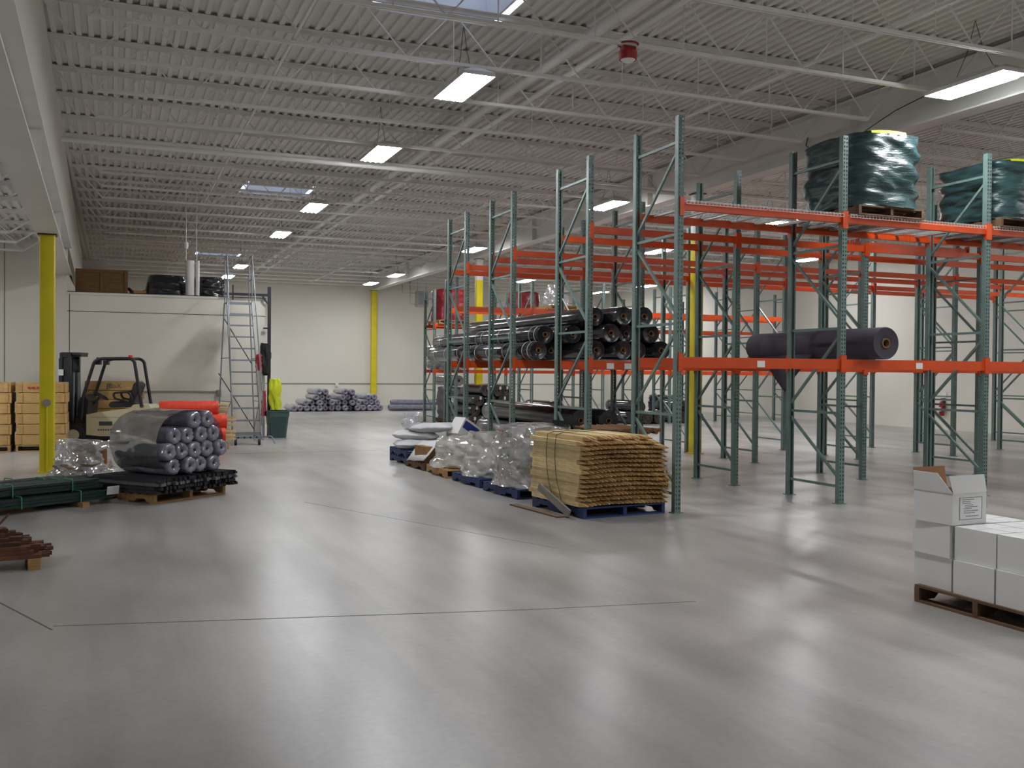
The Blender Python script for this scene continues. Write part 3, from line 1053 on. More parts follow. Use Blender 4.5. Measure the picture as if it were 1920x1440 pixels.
# red wrapped loads on the rearmost rack
for k, (x, y, h, lab) in enumerate(((9.95, 29.75, 0.98, 'red film-wrapped load on the rearmost rack, beside its end post'), (12.5, 29.75, 0.98, 'red film-wrapped load on the rearmost rack, past the yellow column'))):
    pallet('pallet under the %s red wrapped load' % ('first' if k == 0 else 'second'), x, y, 0, 'wood', 3.122, 1.05, 1.0)
    tag(wrap(1.12, 1.15, h, 41 + k, 0.02, 48, 18, lambda u: 1 - 0.05 * u, 0.12).build('wrapped_load', 'redwrap', None, (x, y, 3.122 + PH), smooth=70), lab, 'load')
tag(wrap(0.9, 0.9, 0.62, 46, 0.05, 40, 14, lambda u: 1 - 0.35 * u * u, 0.3).build('wrapped_load', 'bagclear', None, (12.75, 27.62, 3.70), smooth=70),
    'clear plastic-wrapped bundle on the thick upper beams of the fifth rack row', 'load')
MBp = pallet('pallet under the clear bundle on the fifth rack row', 12.75, 27.62, 0, 'wood', 3.553, 0.9, 1.0)

# ------------------------------------------------------------------ black rolls on the floor under the racks
flr = roll_parts(4.2, 0.19, 'rollblack', 0.05, 26, 0.03, 2)
GP = 'black rolls stacked on the floor under the racks'
for k, (x, y, z, lab) in enumerate((
        (6.75, 14.2, 0.0, 'floor-level black roll, first from the end frames'), (7.14, 14.35, 0.0, 'floor-level black roll, second from the end frames'),
        (7.53, 14.1, 0.0, 'floor-level black roll, third from the end frames'), (7.92, 14.25, 0.0, 'floor-level black roll, fourth from the end frames'),
        (6.95, 14.3, 0.328, 'black roll in the middle of the floor stack, toward the end frames'), (7.34, 14.2, 0.328, 'black roll in the middle of the floor stack, centre'),
        (7.73, 14.35, 0.328, 'black roll in the middle of the floor stack, away from the end frames'),
        (7.14, 14.45, 0.656, 'black roll on top of the floor stack, toward the end frames'), (7.55, 14.25, 0.656, 'black roll on top of the floor stack, away from the end frames'))):
    roll(lab, flr, (x, y, z), 0, GP)
sm = roll_parts(1.6, 0.17, 'rollblack', 0.05, 22, 0.05, 6)
GP2 = 'black rolls piled under the fifth rack row'
n = 0
for ly, cnt, x0 in ((0, 5, 9.75), (1, 4, 9.92), (2, 4, 10.0), (3, 3, 10.2)):
    for k in range(cnt):
        y = 26.85 + 0.1 * ((k * 7 + ly * 3) % 4)
        t = roll('black roll piled under the fifth rack row, %s layer, %s from its end' % (('bottom', 'second', 'third', 'top')[ly], ('first', 'second', 'third', 'fourth', 'fifth')[k]), sm, (x0 + 0.345 * k, y, ly * 0.30), 0, GP2)
        MB().box((0.05, -0.006, 0.25), (0.06, 0.006, 0.09)).build('paper_tag', 'paper', t)
NTH = ('first', 'second', 'third', 'fourth', 'fifth', 'sixth', 'seventh', 'eighth', 'ninth', 'tenth', 'eleventh', 'twelfth', 'thirteenth', 'fourteenth', 'fifteenth')
sm2 = roll_parts(2.0, 0.20, 'rollblack', 0.05, 22, 0.05, 8)
for k, (x, y, z, rz) in enumerate(((12.2, 27.0, 0, 0.02), (12.7, 26.9, 0, 0), (12.45, 27.0, 0.345, 0.0), (13.2, 27.1, 0, 0.03), (13.7, 27.0, 0, 0), (15.2, 27.1, 0, 0), (15.7, 27.0, 0, 0.02), (15.45, 27.05, 0.345, 0), (16.12, 27.0, 0, 0),
                                   (17.2, 27.1, 0.0, 0), (17.65, 27.1, 0.0, 0), (17.4, 27.1, 0.345, 0))):
    roll('black roll along the fifth rack row, %s in the row counted from the yellow column' % NTH[k], sm2, (x, y, z), rz, 'black rolls along the fifth rack row')
t = pallet('dark pallet with the black bundle beyond the yellow rack column', 17.9, 29.9, 0.1, 'wooddark', 0, 1, 1)
tag(wrap(0.95, 1.0, 0.72, 52, 0.05, 40, 14, None, 0.25).build('wrapped_load', 'rollblack', None, (17.9, 29.9, PH), smooth=70), 'black wrapped bundle on a pallet beyond the yellow rack column', 'load')


# ================================================================== FLOOR PALLETS BESIDE THE RACKS
# --- pointed wooden stakes on a blue pallet
def stake_mesh(seed, s=0.052, L=1.24):
    rs = random.Random(seed)
    h = s / 2
    tip = [(h * 0.42, h * 0.02), (h * 0.42, -h * 0.38), (h * 0.02, -h * 0.38), (h * 0.02, h * 0.02)]
    sq = [(h, h), (h, -h), (-h, -h), (-h, h)]
    a = 0.13 + rs.uniform(-0.02, 0.03)
    rings = [[(x, 0.0, z) for x, z in tip], [(x, a, z) for x, z in sq], [(x, L, z) for x, z in sq]]
    me = MB().loft(rings).mesh('stake', 'stake')
    me.materials.append(MAT['stakeend'])
    for p in me.polygons:
        if p.center.y < a - 0.01:
            p.material_index = 1
    return me


SM = [stake_mesh(k) for k in range(3)]
pallet('blue pallet under the pile of pointed wooden stakes', 5.38, 10.43, 0.10, 'blue', 0, 1.13, 0.98)
PR = Matrix.Rotation(0.10, 4, 'Z')
NC, NR, SP, SH = 20, 15, 0.0580, 0.0528
rnd = random.Random(3)
for c in range(NC):
    for r in range(NR):
        x = (c - (NC - 1) / 2) * SP + (rnd.uniform(-0.006, 0.003) if c == 0 else rnd.uniform(-0.003, 0.003))
        z = PH + 0.0275 + r * SH + rnd.uniform(0, 0.0006) + 0.014 * sin(c / NC * pi * 1.3)
        if r >= NR - 1 and (c < 1 or c % 5 == 3 or c > 15):
            continue
        if r >= NR - 2 and c > 17:
            continue
        y = -0.66 + rnd.uniform(-0.014, 0.014) + 0.015 * sin(r * 0.9) + 0.022 * sin(c * 0.45 + r * 0.55) + (0.05 if c == 0 and r % 4 == 1 else 0)
        q = PR @ Vector((x, y, 0)) + Vector((5.38, 10.43, z))
        o = obj('wooden_stake', SM[rnd.randrange(3)], None, q, (rnd.uniform(-0.0008, 0.0008), 0, 0.10 + rnd.uniform(-0.003, 0.003)))
        tag(o, 'pointed pale wooden stake in the pile on the blue pallet', 'stake', 'wooden stakes piled on the blue pallet')
tw = thing('twine', 'dark twine tied around the pile of pointed stakes', 'twine', (5.38, 10.43, 0), 0.10)
for y in (-0.02, 0.18):
    pth = [(-0.592, y, 0.915), (-0.60, y + 0.02, 0.7), (-0.602, y - 0.02, 0.42), (-0.60, y - 0.14, 0.17)]
    MB().tube(bent(pth, 0.1), 0.004, 5).build('twine_loop', 'cord', tw)
    MB().tube([(-0.592, y, 0.915), (-0.5, y, 0.94), (0.0, y, 0.955), (0.40, y, 0.935), (0.58, y, 0.87)], 0.004, 5).build('twine_loop', 'cord', tw)
o = MB().box((0, 0, 0), (0.025, 0.78, 0.085)).build('plank', 'plankgrey', None, (4.735, 10.28, 0.165), (0.30, 0.12, 0.10))
tag(o, 'grey weathered plank leaning on the front of the stake pallet', 'plank')
o = MB().box((0, 0, 0.3), (0.04, 0.02, 0.6)).build('upright_slat', 'stake', None, (6.02, 10.55, 0.0), (0.0, 0.0, 0.2))
tag(o, 'short wooden slat standing upright between the stakes and the rack post', 'slat')
# dunnage boards under the blue pallet edge
o = MB().box((0, 0, 0.008), (0.10, 1.15, 0.016)).build('board', 'wooddark', None, (4.63, 10.55, 0), (0, 0, 0.1))
tag(o, 'thin board on the floor along the stake pallet', 'board')

# --- tall film-wrapped load
pallet('blue pallet under the tall silvery film-wrapped load', 5.27, 12.12, 0.06, 'blue', 0, 1.0, 0.9)
t = thing('wrapped_load', 'tall silvery film-wrapped load next to the stakes', 'load', (5.27, 12.12, PH), 0.06, 'film-wrapped pallet loads')
wrap(1.04, 1.08, 0.80, 61, 0.035, 72, 26, lambda u: 1.02 - 0.10 * abs(sin(u * 5)) + 0.02 * u, 0.12, 7, 2.5, 0.03).build('film', 'film', t, smooth=80)
wrap(0.9, 0.94, 0.74, 62, 0.03, 40, 14, None, 0.12, 5).build('goods', 'contentgrey', t, smooth=70)
MB().box((0.25, -0.32, 0.85), (0.42, 0.3, 0.05), Matrix.Rotation(0.1, 3, 'Y')).build('black_sheet', 'black', t)
# --- second film-wrapped load
pallet('blue pallet under the slumped film-wrapped load', 5.25, 13.42, 0.04, 'blue', 0, 1.0, 0.9)
t = thing('wrapped_load', 'slumped bright film-wrapped load, second from the stakes', 'load', (5.25, 13.42, PH), 0.04, 'film-wrapped pallet loads')
wrap(1.06, 1.16, 0.62, 67, 0.05, 72, 24, lambda u: 1.06 - 0.22 * u, 0.2, 5, 2.0, 0.05).build('film', 'filmdense', t, smooth=80)
wrap(0.84, 0.94, 0.5, 68, 0.04, 40, 12, lambda u: 1.05 - 0.2 * u, 0.2, 4).build('goods', 'paper', t, smooth=70)
MB().box((-0.1, -0.1, 0.53), (0.4, 0.5, 0.10), Matrix.Rotation(0.3, 3, 'Z')).build('carton', 'carton', t)
# --- low beige load
pallet('plain wooden pallet under the low papery load', 5.22, 14.72, -0.03, 'wood', 0, 1.0, 0.9)
t = thing('wrapped_load', 'low papery film-wrapped load, third from the stakes', 'load', (5.22, 14.72, PH), -0.03, 'film-wrapped pallet loads')
wrap(1.06, 1.14, 0.46, 71, 0.05, 64, 18, lambda u: 1.05 - 0.25 * u * u, 0.25, 4, 1.2, 0.06).build('film', 'filmdense', t, smooth=80)
wrap(0.88, 0.94, 0.36, 72, 0.04, 40, 12, lambda u: 1.04 - 0.2 * u, 0.2, 4).build('goods', 'content', t, smooth=70)
# --- brown load with a paper sheet
pallet('dark wooden pallet between the papery load and the sacks', 5.2, 15.86, 0.03, 'wooddark', 0, 1.0, 0.8)
for k, (x, y, z, sx, sy, sz, rz, lab) in enumerate(((4.98, 15.72, PH, 0.44, 0.5, 0.26, 0.1, 'brown carton on the dark pallet, facing the open floor'),
                                                 (5.48, 15.8, PH, 0.44, 0.5, 0.30, -0.1, 'brown carton on the dark pallet, facing the racks'))):
    b = thing('carton', lab, 'carton', (x, y, z), rz)
    MB().box((0, 0, sz / 2), (sx, sy, sz)).build('box_body', 'carton', b)
    MB().box((0, 0, sz + 0.001), (0.05, sy, 0.002)).build('tape', 'strap', b)
sh = MB()
vs = []
for j in range(9):
    for i in range(9):
        u, v = i / 8, j / 8
        zz = 0.445 + 0.03 * noise.noise((u * 3, v * 3, 1)) - (0.34 * max(0, 0.32 - u) / 0.32 if u < 0.32 else 0) * (0.8 + 0.2 * v)
        vs.append((-0.56 + 0.9 * u + (0.12 * max(0, 0.3 - u)), -0.5 + 0.85 * v, zz))
sh.add(vs, [(j * 9 + i, j * 9 + i + 1, j * 9 + i + 10, j * 9 + i + 9) for j in range(8) for i in range(8)])
o = sh.build('paper_sheet', 'paper', None, (5.2, 15.86, 0.0), (0, 0, 0.05), smooth=60)
o.modifiers.new('thickness', 'SOLIDIFY').thickness = 0.004
tag(o, 'white paper sheet draped over the brown cartons', 'sheet')


# --- sacks on blue pallets
def sack_mesh(L, W, H, seed):
    rings = []
    n, m = 24, 14
    for j in range(m + 1):
        v = -1 + 2 * j / m
        e = max(0.0, 1 - abs(v) ** 4) ** 0.5
        rg = []
        for i in range(n):
            a = 2 * pi * i / n
            c, s = cos(a), sin(a)
            x = W / 2 * (abs(c) ** 0.6) * (1 if c > 0 else -1) * (0.86 + 0.14 * e)
            z = H / 2 * (abs(s) ** 0.9) * (1 if s > 0 else -1) * max(0.10, e) * max(0.15, 1 - abs(c) ** 3 * 0.6)
            k = 0.02 * noise.noise((x * 6 + seed, v * 3, z * 8))
            rg.append((x + k, v * L / 2, z + k + H / 2))
        rings.append(rg)
    return MB().loft(rings).mesh('sack', 'sack', 80)


SK = [sack_mesh(0.82, 0.5, 0.17, k) for k in range(3)]
for k in range(2):
    pallet('%s of the two stacked blue pallets under the sacks' % ('lower' if k == 0 else 'upper'), 5.22, 16.98, 0.02, 'blue', k * PH, 1.0, 0.85)
z0 = 2 * PH
for k, (x, y, z, rz, tx, lab) in enumerate((
        (5.02, 16.75, z0, 1.45, 0.0, 'white sack lying flat at the bottom of the sack pile, toward the open floor'),
        (5.40, 17.1, z0, 1.5, 0.0, 'white sack lying flat at the bottom of the sack pile, toward the racks'),
        (5.02, 16.86, z0 + 0.15, 1.2, 0.05, 'white sack in the middle of the sack pile'),
        (5.30, 16.66, z0 + 0.30, 0.9, -0.06, 'white sack sliding off the top of the sack pile'))):
    o = obj('sack', SK[k % 3], None, (x, y, z), (tx, 0.0, rz))
    tag(o, lab, 'sack', 'white sacks on the blue pallets')
# clear bag
rg = []
for j in range(15):
    u = j / 14
    rad = 0.17 * (sin(min(1, u * 1.35) * pi * 0.86) ** 0.6 + 0.15) if u < 0.74 else 0.06 + (u - 0.74) * 0.42
    rg.append([(rad * cos(a) * (1 + 0.15 * noise.noise((cos(a) * 2, sin(a) * 2, u * 5))), rad * sin(a) * (1 + 0.15 * noise.noise((sin(a) * 2, cos(a), u * 4))), 0.34 * u) for a in [2 * pi * i / 28 for i in range(28)]])
bg = thing('plastic_bag', 'clear knotted plastic bag standing on top of the sacks', 'bag', (4.98, 16.95, z0 + 0.30))
MB().loft(rg, True, False).build('bag_film', 'bagclear', bg, smooth=80)
MB().tube([(0, 0, 0.01), (0, 0, 0.04), (0, 0, 0.13), (0, 0, 0.17)], [0.08, 0.12, 0.11, 0.04], 16).build('white_filling', 'paper', bg, smooth=60)
# tilted white box with a blue print
tb = thing('printed_box', 'white box with a blue printed side tipped on the sacks', 'box', (5.66, 16.26, 0.45), 0.35)
tb.rotation_euler = (0.0, 0.55, 0.25)
MB().box((0, 0, 0.17), (0.40, 0.34, 0.32)).build('box_body', 'boxwhite', tb)
MB().box((0.0, -0.1712, 0.22), (0.34, 0.003, 0.14)).build('print', 'printblue', tb)
MB().box((0, 0, 0.331), (0.05, 0.34, 0.002)).build('tape', 'strap', tb)
o = MB().box((0, 0, 0.14), (0.42, 0.3, 0.28)).box((0, 0, 0.281), (0.05, 0.3, 0.002)).build('carton', 'carton', None, (5.6, 16.28, PH), (0, 0, 0.2))
tag(o, 'brown carton propping up the tipped white box', 'carton')

# --- black film bundle with brown rods behind the film loads, inside the rack
pallet('dark pallet inside the racks behind the film-wrapped loads', 6.78, 12.55, 0.05, 'wooddark', 0, 1.0, 1.0)
t = thing('rod_load', 'black film bundle of brown rods inside the racks behind the film loads', 'load', (6.78, 12.55, PH), 0.05)
wrap(1.05, 1.3, 0.62, 83, 0.05, 64, 18, lambda u: 1.0 - 0.12 * u, 0.25, 5, 1.5, 0.05).build('film', 'rollblack', t, smooth=80)
for k in range(14):
    MB().cyl((-0.42 + 0.06 * k, -0.6 + 0.02 * (k % 3), 0.68 + 0.03 * (k % 2)), (-0.40 + 0.06 * k, 0.5, 0.69 + 0.03 * ((k + 1) % 2)), 0.026, n=10).build('rod', 'brownwrap', t, smooth=50)

# ================================================================== LEFT SIDE OF THE HALL
# --- pallet of grey rolls
AP = 0.70
pallet('light wooden pallet under the grey wrapped rolls', 0.60, 13.36, AP, 'wood', 0, 1.2, 0.80)
rnd = random.Random(11)
for b in range(7):
    t = thing('rod_bundle', 'black rod bundle under the grey rolls, %s from the fence posts' % ('first', 'second', 'third', 'fourth', 'fifth', 'sixth', 'seventh')[b], 'rods', (0, 0, 0), AP, 'black rod bundles under the grey rolls')
    t.location = Matrix.Rotation(AP, 4, 'Z') @ Vector((-0.56 + 0.195 * b, 0, 0)) + Vector((0.60, 13.36, PH))
    for i in range(5):
        for j in range(4):
            L0 = -0.56 + rnd.uniform(-0.07, 0.03)
            MB().box((-0.075 + 0.037 * i + rnd.uniform(-0.002, 0.002), (L0 + 0.56) / 2, 0.016 + 0.047 * j), (0.034, 0.56 - L0, 0.032)).box(
                (-0.075 + 0.037 * i, (L0 + 0.56) / 2, 0.030 + 0.047 * j), (0.010, 0.54 - L0, 0.030)).build('rod', 'rod' if j != 2 else 'contentgrey', t)
GR = [roll_parts(0.86, 0.110, 'rollgrey', 0.018, 22, 0.10, s, pinch=True) for s in (2, 7, 13)]
zr = PH + 0.190
order = {0: 'bottom', 1: 'second', 2: 'third', 3: 'top'}
for ly, cnt in enumerate((4, 5, 4, 2)):
    for k in range(cnt):
        x = (k - (cnt - 1) / 2) * 0.226 + (0.10 if ly == 3 else 0) + 0.05
        y = -0.50 + rnd.uniform(-0.03, 0.03)
        q = Matrix.Rotation(AP, 4, 'Z') @ Vector((x + 0.02, y, 0)) + Vector((0.60, 13.36, zr + ly * 0.192))
        roll('grey film-wrapped roll, %s in the %s layer of the pallet stack' % (('leftmost', 'second from left', 'third from left', 'fourth from left', 'fifth from left', 'sixth from left')[k], order[ly]), GR[(k + ly) % 3], q, AP, 'grey rolls stacked on the pallet')
# film around the rolls
rings = []
for j in range(15):
    v = j / 14
    y = -0.43 + 0.83 * v
    rg = []
    for i in range(56):
        a = 2 * pi * i / 56
        c, s = cos(a), sin(a)
        k = 2 / 0.85
        e = (abs(c) ** k + abs(s) ** k) ** (-1 / k)
        w_ = 1 + 0.035 * noise.noise((c * 2, s * 2, v * 2.5)) + 0.02 * noise.noise((c * 6, s * 6 + v * 3, v * 6)) - 0.06 * max(0, v - 0.8)
        rg.append((0.56 * c * e * w_ + 0.04, y, 0.41 * s * e * w_ + zr + 0.40))
    rings.append(rg)
o = MB().loft(rings, False, True).build('plastic_film', 'filmsmoke', None, (0.60, 13.36, 0.0), (0, 0, AP), smooth=80)
tag(o, 'smoky plastic film pulled around the grey rolls on the pallet', 'film')

# --- bundles of green fence posts
TA = 0.60
TM = MB().box((-1.1, 0, 0.016), (2.2, 0.034, 0.006)).box((-1.1, 0, 0.003), (2.2, 0.006, 0.028)).mesh('fence_post', 'tpost')
rnd = random.Random(5)
e2 = Vector((-sin(TA), cos(TA), 0))
e1 = Vector((cos(TA), sin(TA), 0))
STR = MB().tube(bent([(0, -0.09, -0.016), (0, -0.09, 0.12), (0, 0.09, 0.12), (0, 0.09, -0.016)], 0.02), 0.007, 6).mesh('strap', 'strapgreen')
n = 0
for ly, cnt in ((0, 5), (1, 4)):
    for k in range(cnt):
        base = Vector((-0.02, 12.98, 0.05 + 0.02 + ly * 0.135)) + e2 * (0.198 * k + 0.09 * ly) + e1 * rnd.uniform(-0.22, 0.04)
        t = thing('fence_post_bundle', 'strapped bundle of green fence posts, %s layer, %s from the camera' % ('bottom' if ly == 0 else 'top', ('first', 'second', 'third', 'fourth', 'fifth')[k]), 'posts', base, TA + rnd.uniform(-0.006, 0.006), 'bundles of green fence posts on the floor')
        for i in range(4):
            for j in range(3):
                obj('fence_post', TM, t, (rnd.uniform(-0.16, 0.06), -0.066 + 0.044 * i + rnd.uniform(-0.003, 0.003), j * 0.037 + rnd.uniform(0, 0.004)), (0, rnd.uniform(-0.004, 0.004), rnd.uniform(-0.006, 0.006)))
        obj('strap', STR, t, (-0.42 - 0.1 * k, 0, 0))
        obj('strap', STR, t, (-1.15 - 0.07 * k, 0, 0))
for k, xx in enumerate((-0.45, -1.6)):
    p = Vector((-0.02, 12.98, 0)) + e1 * xx + e2 * 0.35
    o = MB().box((0, 0, 0.0265), (0.09, 1.0, 0.053)).build('wood_block', 'wood', None, p, (0, 0, TA))
    tag(o, 'wooden block under the green fence posts, %s' % ('near their free ends' if k == 0 else 'farther along them'), 'block')
o = MB().box((0, 0, 0), (0.16, 0.012, 0.10)).build('paper_tag', 'paper', None, Vector((-0.02, 12.98, 0.16)) + e1 * -0.06 - e2 * 0.10, (0.15, 0, TA))
tag(o, 'white paper tag on the end of the green fence posts', 'tag')

# --- low film-wrapped load beside the column
pallet('dark pallet under the low glossy film load by the yellow column', -0.40, 14.75, 0.15, 'wooddark', 0, 0.85, 0.75)
t = thing('wrapped_load', 'low glossy film-wrapped load at the foot of the yellow column', 'load', (-0.40, 14.75, PH), 0.15)
wrap(0.86, 0.92, 0.50, 91, 0.05, 64, 22, lambda u: 1.06 - 0.42 * u if u < 0.75 else 0.76 + 0.12 * (u - 0.75) * 4, 0.2, 6, 2.2, 0.05).build('film', 'film', t, smooth=80)
wrap(0.74, 0.8, 0.22, 92, 0.03, 40, 10, None, 0.2, 4).build('goods', 'content', t, smooth=70)
MB().box((0.05, 0, 0.3), (0.45, 0.5, 0.2)).build('carton', 'carton', t)

# --- rusty steel at the edge of the picture
rs_ = thing('rusty_bars', 'pile of rusty steel bars on wooden blocks at the photo edge', 'bars', (-0.62, 9.12, 0), 0.12)
rnd = random.Random(21)
for ly, cnt in enumerate((14, 13, 12, 10, 8, 6, 4)):
    for k in range(cnt):
        y = (k - (cnt - 1) / 2) * 0.04
        e = 0.08 - 0.055 * ly + rnd.uniform(-0.07, 0.07)
        MB().box(((e - 1.7) / 2, y, 0.104 + 0.033 * ly), (1.7 + e, 0.033, 0.031)).build('bar', 'rust', rs_, rot=(0, 0, rnd.uniform(-0.02, 0.02)))
MB().cyl((-0.30, 0.05, 0.30), (-0.19, 0.10, 0.42), 0.010, n=8).build('bent_bar', 'rust', rs_)
for x in (-0.02, -1.2):
    o = MB().box((x, 0, 0.044), (0.09, 0.62, 0.088)).build('wood_block', 'wood', rs_)

# --- wooden crates
def crate_parts(W, D, H, mat='crate'):
    t = 0.02
    return [('front_board', MB().box((0, -D / 2 + t / 2, H / 2), (W, t, H - 0.012)).mesh('front_board', mat)),
            ('rear_board', MB().box((0, D / 2 - t / 2, H / 2), (W, t, H - 0.012)).mesh('rear_board', mat)),
            ('side_board', MB().box((-W / 2 + t / 2, 0, H / 2), (t, D - 2 * t, H - 0.012)).mesh('side_board', mat)),
            ('side_board', MB().box((W / 2 - t / 2, 0, H / 2), (t, D - 2 * t, H - 0.012)).mesh('side_board', mat)),
            ('lid', MB().box((0, 0, H - 0.014), (W - 0.05, D - 0.05, 0.016)).mesh('lid', mat)),
            ('cleat', MB().box((-W / 2 + 0.08, -D / 2 - 0.006, H / 2), (0.06, 0.012, H - 0.03)).mesh('cleat', mat)),
            ('cleat', MB().box((W / 2 - 0.08, -D / 2 - 0.006, H / 2), (0.06, 0.012, H - 0.03)).mesh('cleat', mat))]


CH = 0.205
ORD = ('lowest', 'second', 'third', 'fourth', 'fifth', 'topmost')
for x, y, W, nm in ((-2.55, 21.75, 1.36, 'stack cut by the photo edge'), (-1.33, 21.75, 0.9, 'stack behind the yellow column'), (0.0, 23.95, 1.22, 'stack behind the forklift')):
    pallet('wooden pallet under the crate %s' % nm, x, y, 0, 'wood', 0, W, 0.62 if W > 1.2 and y > 23 else 0.85)
    cp = crate_parts(W, 0.7 if y > 23 else 1.0, CH)
    for k in range(6):
        t = thing('wooden_crate', 'pale wooden crate, %s of the %s' % (ORD[k], nm), 'crate', (x + 0.012 * ((k * 5) % 3 - 1), y, PH + 0.003 + k * CH), 0, 'wooden crates in stacks')
        for n_, me in cp:
            obj(n_, me, t)
        if W < 1 and k == 5:
            for q_ in range(6):
                MB().box((-0.22 + 0.08 * q_, -0.514, 0.10), (0.05 + 0.01 * (q_ % 2), 0.002, 0.035)).build('stencil_mark', 'ragred', t)
        if y > 23 and k == 5:
            fc = bpy.data.curves.new('lettering', 'FONT')
            fc.body = 'JBoX'
            fc.size = 0.15
            fc.extrude = 0.001
            fc.materials.append(MAT['ink'])
            fo = bpy.data.objects.new('lettering_curve', fc)
            obj('lettering', bpy.data.meshes.new_from_object(fo), t, (-0.16, -0.358, 0.05), (pi / 2, 0, 0))
            bpy.data.objects.remove(fo)

# --- orange fence rolls with wooden stakes
pallet('wooden pallet under the orange fence rolls', 1.55, 21.2, 0.0, 'wood', 0, 1.25, 0.9)
OR = roll_parts(1.15, 0.155, 'fenceorange', 0.02, 24, 0.07, 4)
og = 'orange fence rolls with wooden stakes'
ol = ((0.98, 20.95, PH, 0.0, 'orange fence roll at the bottom, nearest the grey rolls'), (1.0, 21.28, PH, 0.0, 'orange fence roll at the bottom, middle of three'), (0.96, 21.6, PH, 0.0, 'orange fence roll at the bottom, nearest the wall'),
      (1.02, 21.1, PH + 0.272, 0.0, 'orange fence roll in the second layer, toward the camera'), (0.9, 21.42, PH + 0.272, 0.0, 'orange fence roll in the second layer, toward the wall'),
      (0.86, 21.25, PH + 0.545, 0.0, 'orange fence roll lying on top of the pile'))
stk = MB().box((0, 0.66, 0), (0.03, 1.32, 0.035)).mesh('fence_stake', 'stake')
for k, (x, y, z, ti, lab) in enumerate(ol):
    t = roll(lab, OR, (x, y, z), -pi / 2, og, ti, 'fence_roll', 'fence roll')
    for j in range(5):
        a = 2 * pi * j / 5 + k
        obj('fence_stake', stk, t, (0.085 * cos(a), 0.02 + 0.02 * (j % 3), 0.155 + 0.085 * sin(a)))

# --- forklift
fk = thing('forklift', 'cream and black forklift parked between the column and the crates', 'forklift', (-0.05, 22.87, 0), -0.26)
fk.scale = (1.1, 1.0, 1.0)
for s in (-0.30, 0.30):
    m_ = MB().box((-0.86, s, 1.0), (0.05, 0.09, 1.94)).box((-0.78, s, 1.0), (0.14, 0.02, 1.94)).box((-0.71, s, 1.0), (0.05, 0.09, 1.94))
    m_.build('mast_rail', 'dark', fk)
    MB().box((-0.90, s * 0.75, 0.95), (0.05, 0.07, 1.80)).build('inner_mast_rail', 'dark', fk)
    MB().cyl((-0.68, s * 0.55, 0.1), (-0.68, s * 0.55, 1.55), 0.032, n=12).build('lift_cylinder', 'steel', fk, smooth=40)
    MB().bar((-0.62, s, 0.45), (-0.30, s, 0.62), 0.05, 0.05).build('tilt_cylinder', 'dark', fk)
    MB().box((-1.35, s * 0.6, 0.06), (0.95, 0.10, 0.035)).box((-0.96, s * 0.6, 0.30), (0.045, 0.10, 0.5)).build('fork', 'dark', fk)
    MB().box((-0.94, s * 0.4, 0.9), (0.012, 0.03, 1.5)).build('lift_chain', 'steel', fk)
for z in (0.25, 1.0, 1.92):
    MB().box((-0.79, 0, z), (0.10, 0.68, 0.09)).build('mast_crossmember', 'dark', fk)
MB().box((-0.70, 0, 1.955), (0.34, 0.62, 0.05)).box((-0.60, 0, 1.915), (0.16, 0.5, 0.05)).build('mast_head', 'dark', fk)
MB().box((-0.925, 0, 0.25), (0.05, 0.8, 0.08)).box((-0.925, 0, 0.55), (0.05, 0.8, 0.08)).box((-0.90, 0, 0.4), (0.02, 0.7, 0.3)).build('carriage', 'dark', fk)
for k in range(6):
    MB().box((-0.945, -0.36 + 0.144 * k, 0.86), (0.025, 0.03, 0.6)).build('backrest_bar', 'dark', fk)
MB().box((-0.945, 0, 1.16), (0.03, 0.78, 0.04)).build('backrest_rail', 'dark', fk)
MB().box((-0.862, -0.348, 1.55), (0.10, 0.004, 0.13)).build('decal', 'label', fk)
hull = [(-0.36, 0.23), (-0.10, 0.20), (0.55, 0.20), (0.93, 0.28), (0.98, 0.45), (0.96, 0.66), (0.80, 0.80), (0.45, 0.80), (-0.2, 0.70), (-0.36, 0.66)]
MB().prism(hull, -0.46, 0.46, 'y').build('body', 'cream', fk)
MB().prism([(0.42, 0.79), (0.84, 0.79), (0.78, 0.87), (0.50, 0.87)], -0.40, 0.40, 'y').build('hood', 'cream', fk)
MB().box((0.0, -0.462, 0.47), (0.24, 0.006, 0.085)).build('vent_panel', 'dark', fk)
for k in range(3):
    MB().box((0.0, -0.466, 0.445 + 0.025 * k), (0.22, 0.006, 0.006)).build('vent_slat', 'steel', fk)
for k in range(7):
    MB().box((-0.13 + 0.045 * k, -0.4615, 0.335), (0.030, 0.003, 0.035)).build('letter_mark', 'ink', fk)
MB().box((0.1, -0.4615, 0.60), (0.75, 0.003, 0.006)).build('panel_seam', 'ink', fk)
MB().box((-0.46, 0, 0.30), (0.30, 0.84, 0.34)).box((-0.52, 0, 0.52), (0.12, 0.80, 0.14)).box((-0.2, 0, 0.19), (0.9, 0.8, 0.12)).build('chassis', 'dark', fk)
MB().prism([(-0.58, 0.45), (-0.40, 0.45), (-0.34, 0.95), (-0.44, 1.08), (-0.52, 0.98)], -0.36, 0.36, 'y').build('dash_cowl', 'dark', fk)
MB().cyl((-0.36, 0, 0.85), (-0.22, 0, 1.04), 0.025, n=10).build('steering_column', 'dark', fk)
wheel = []
wn = Vector((0.55, 0, 0.83)).normalized()
wa = Vector((0, 1, 0))
wb = wn.cross(wa)
for k in range(25):
    a = 2 * pi * k / 24
    wheel.append(Vector((-0.21, 0, 1.05)) + (wa * cos(a) + wb * sin(a)) * 0.16)
MB().tube(wheel, 0.014, 6, False).tube([wheel[0], wheel[12]], 0.01, 6).tube([wheel[6], wheel[18]], 0.01, 6).build('steering_wheel', 'black', fk, smooth=60)
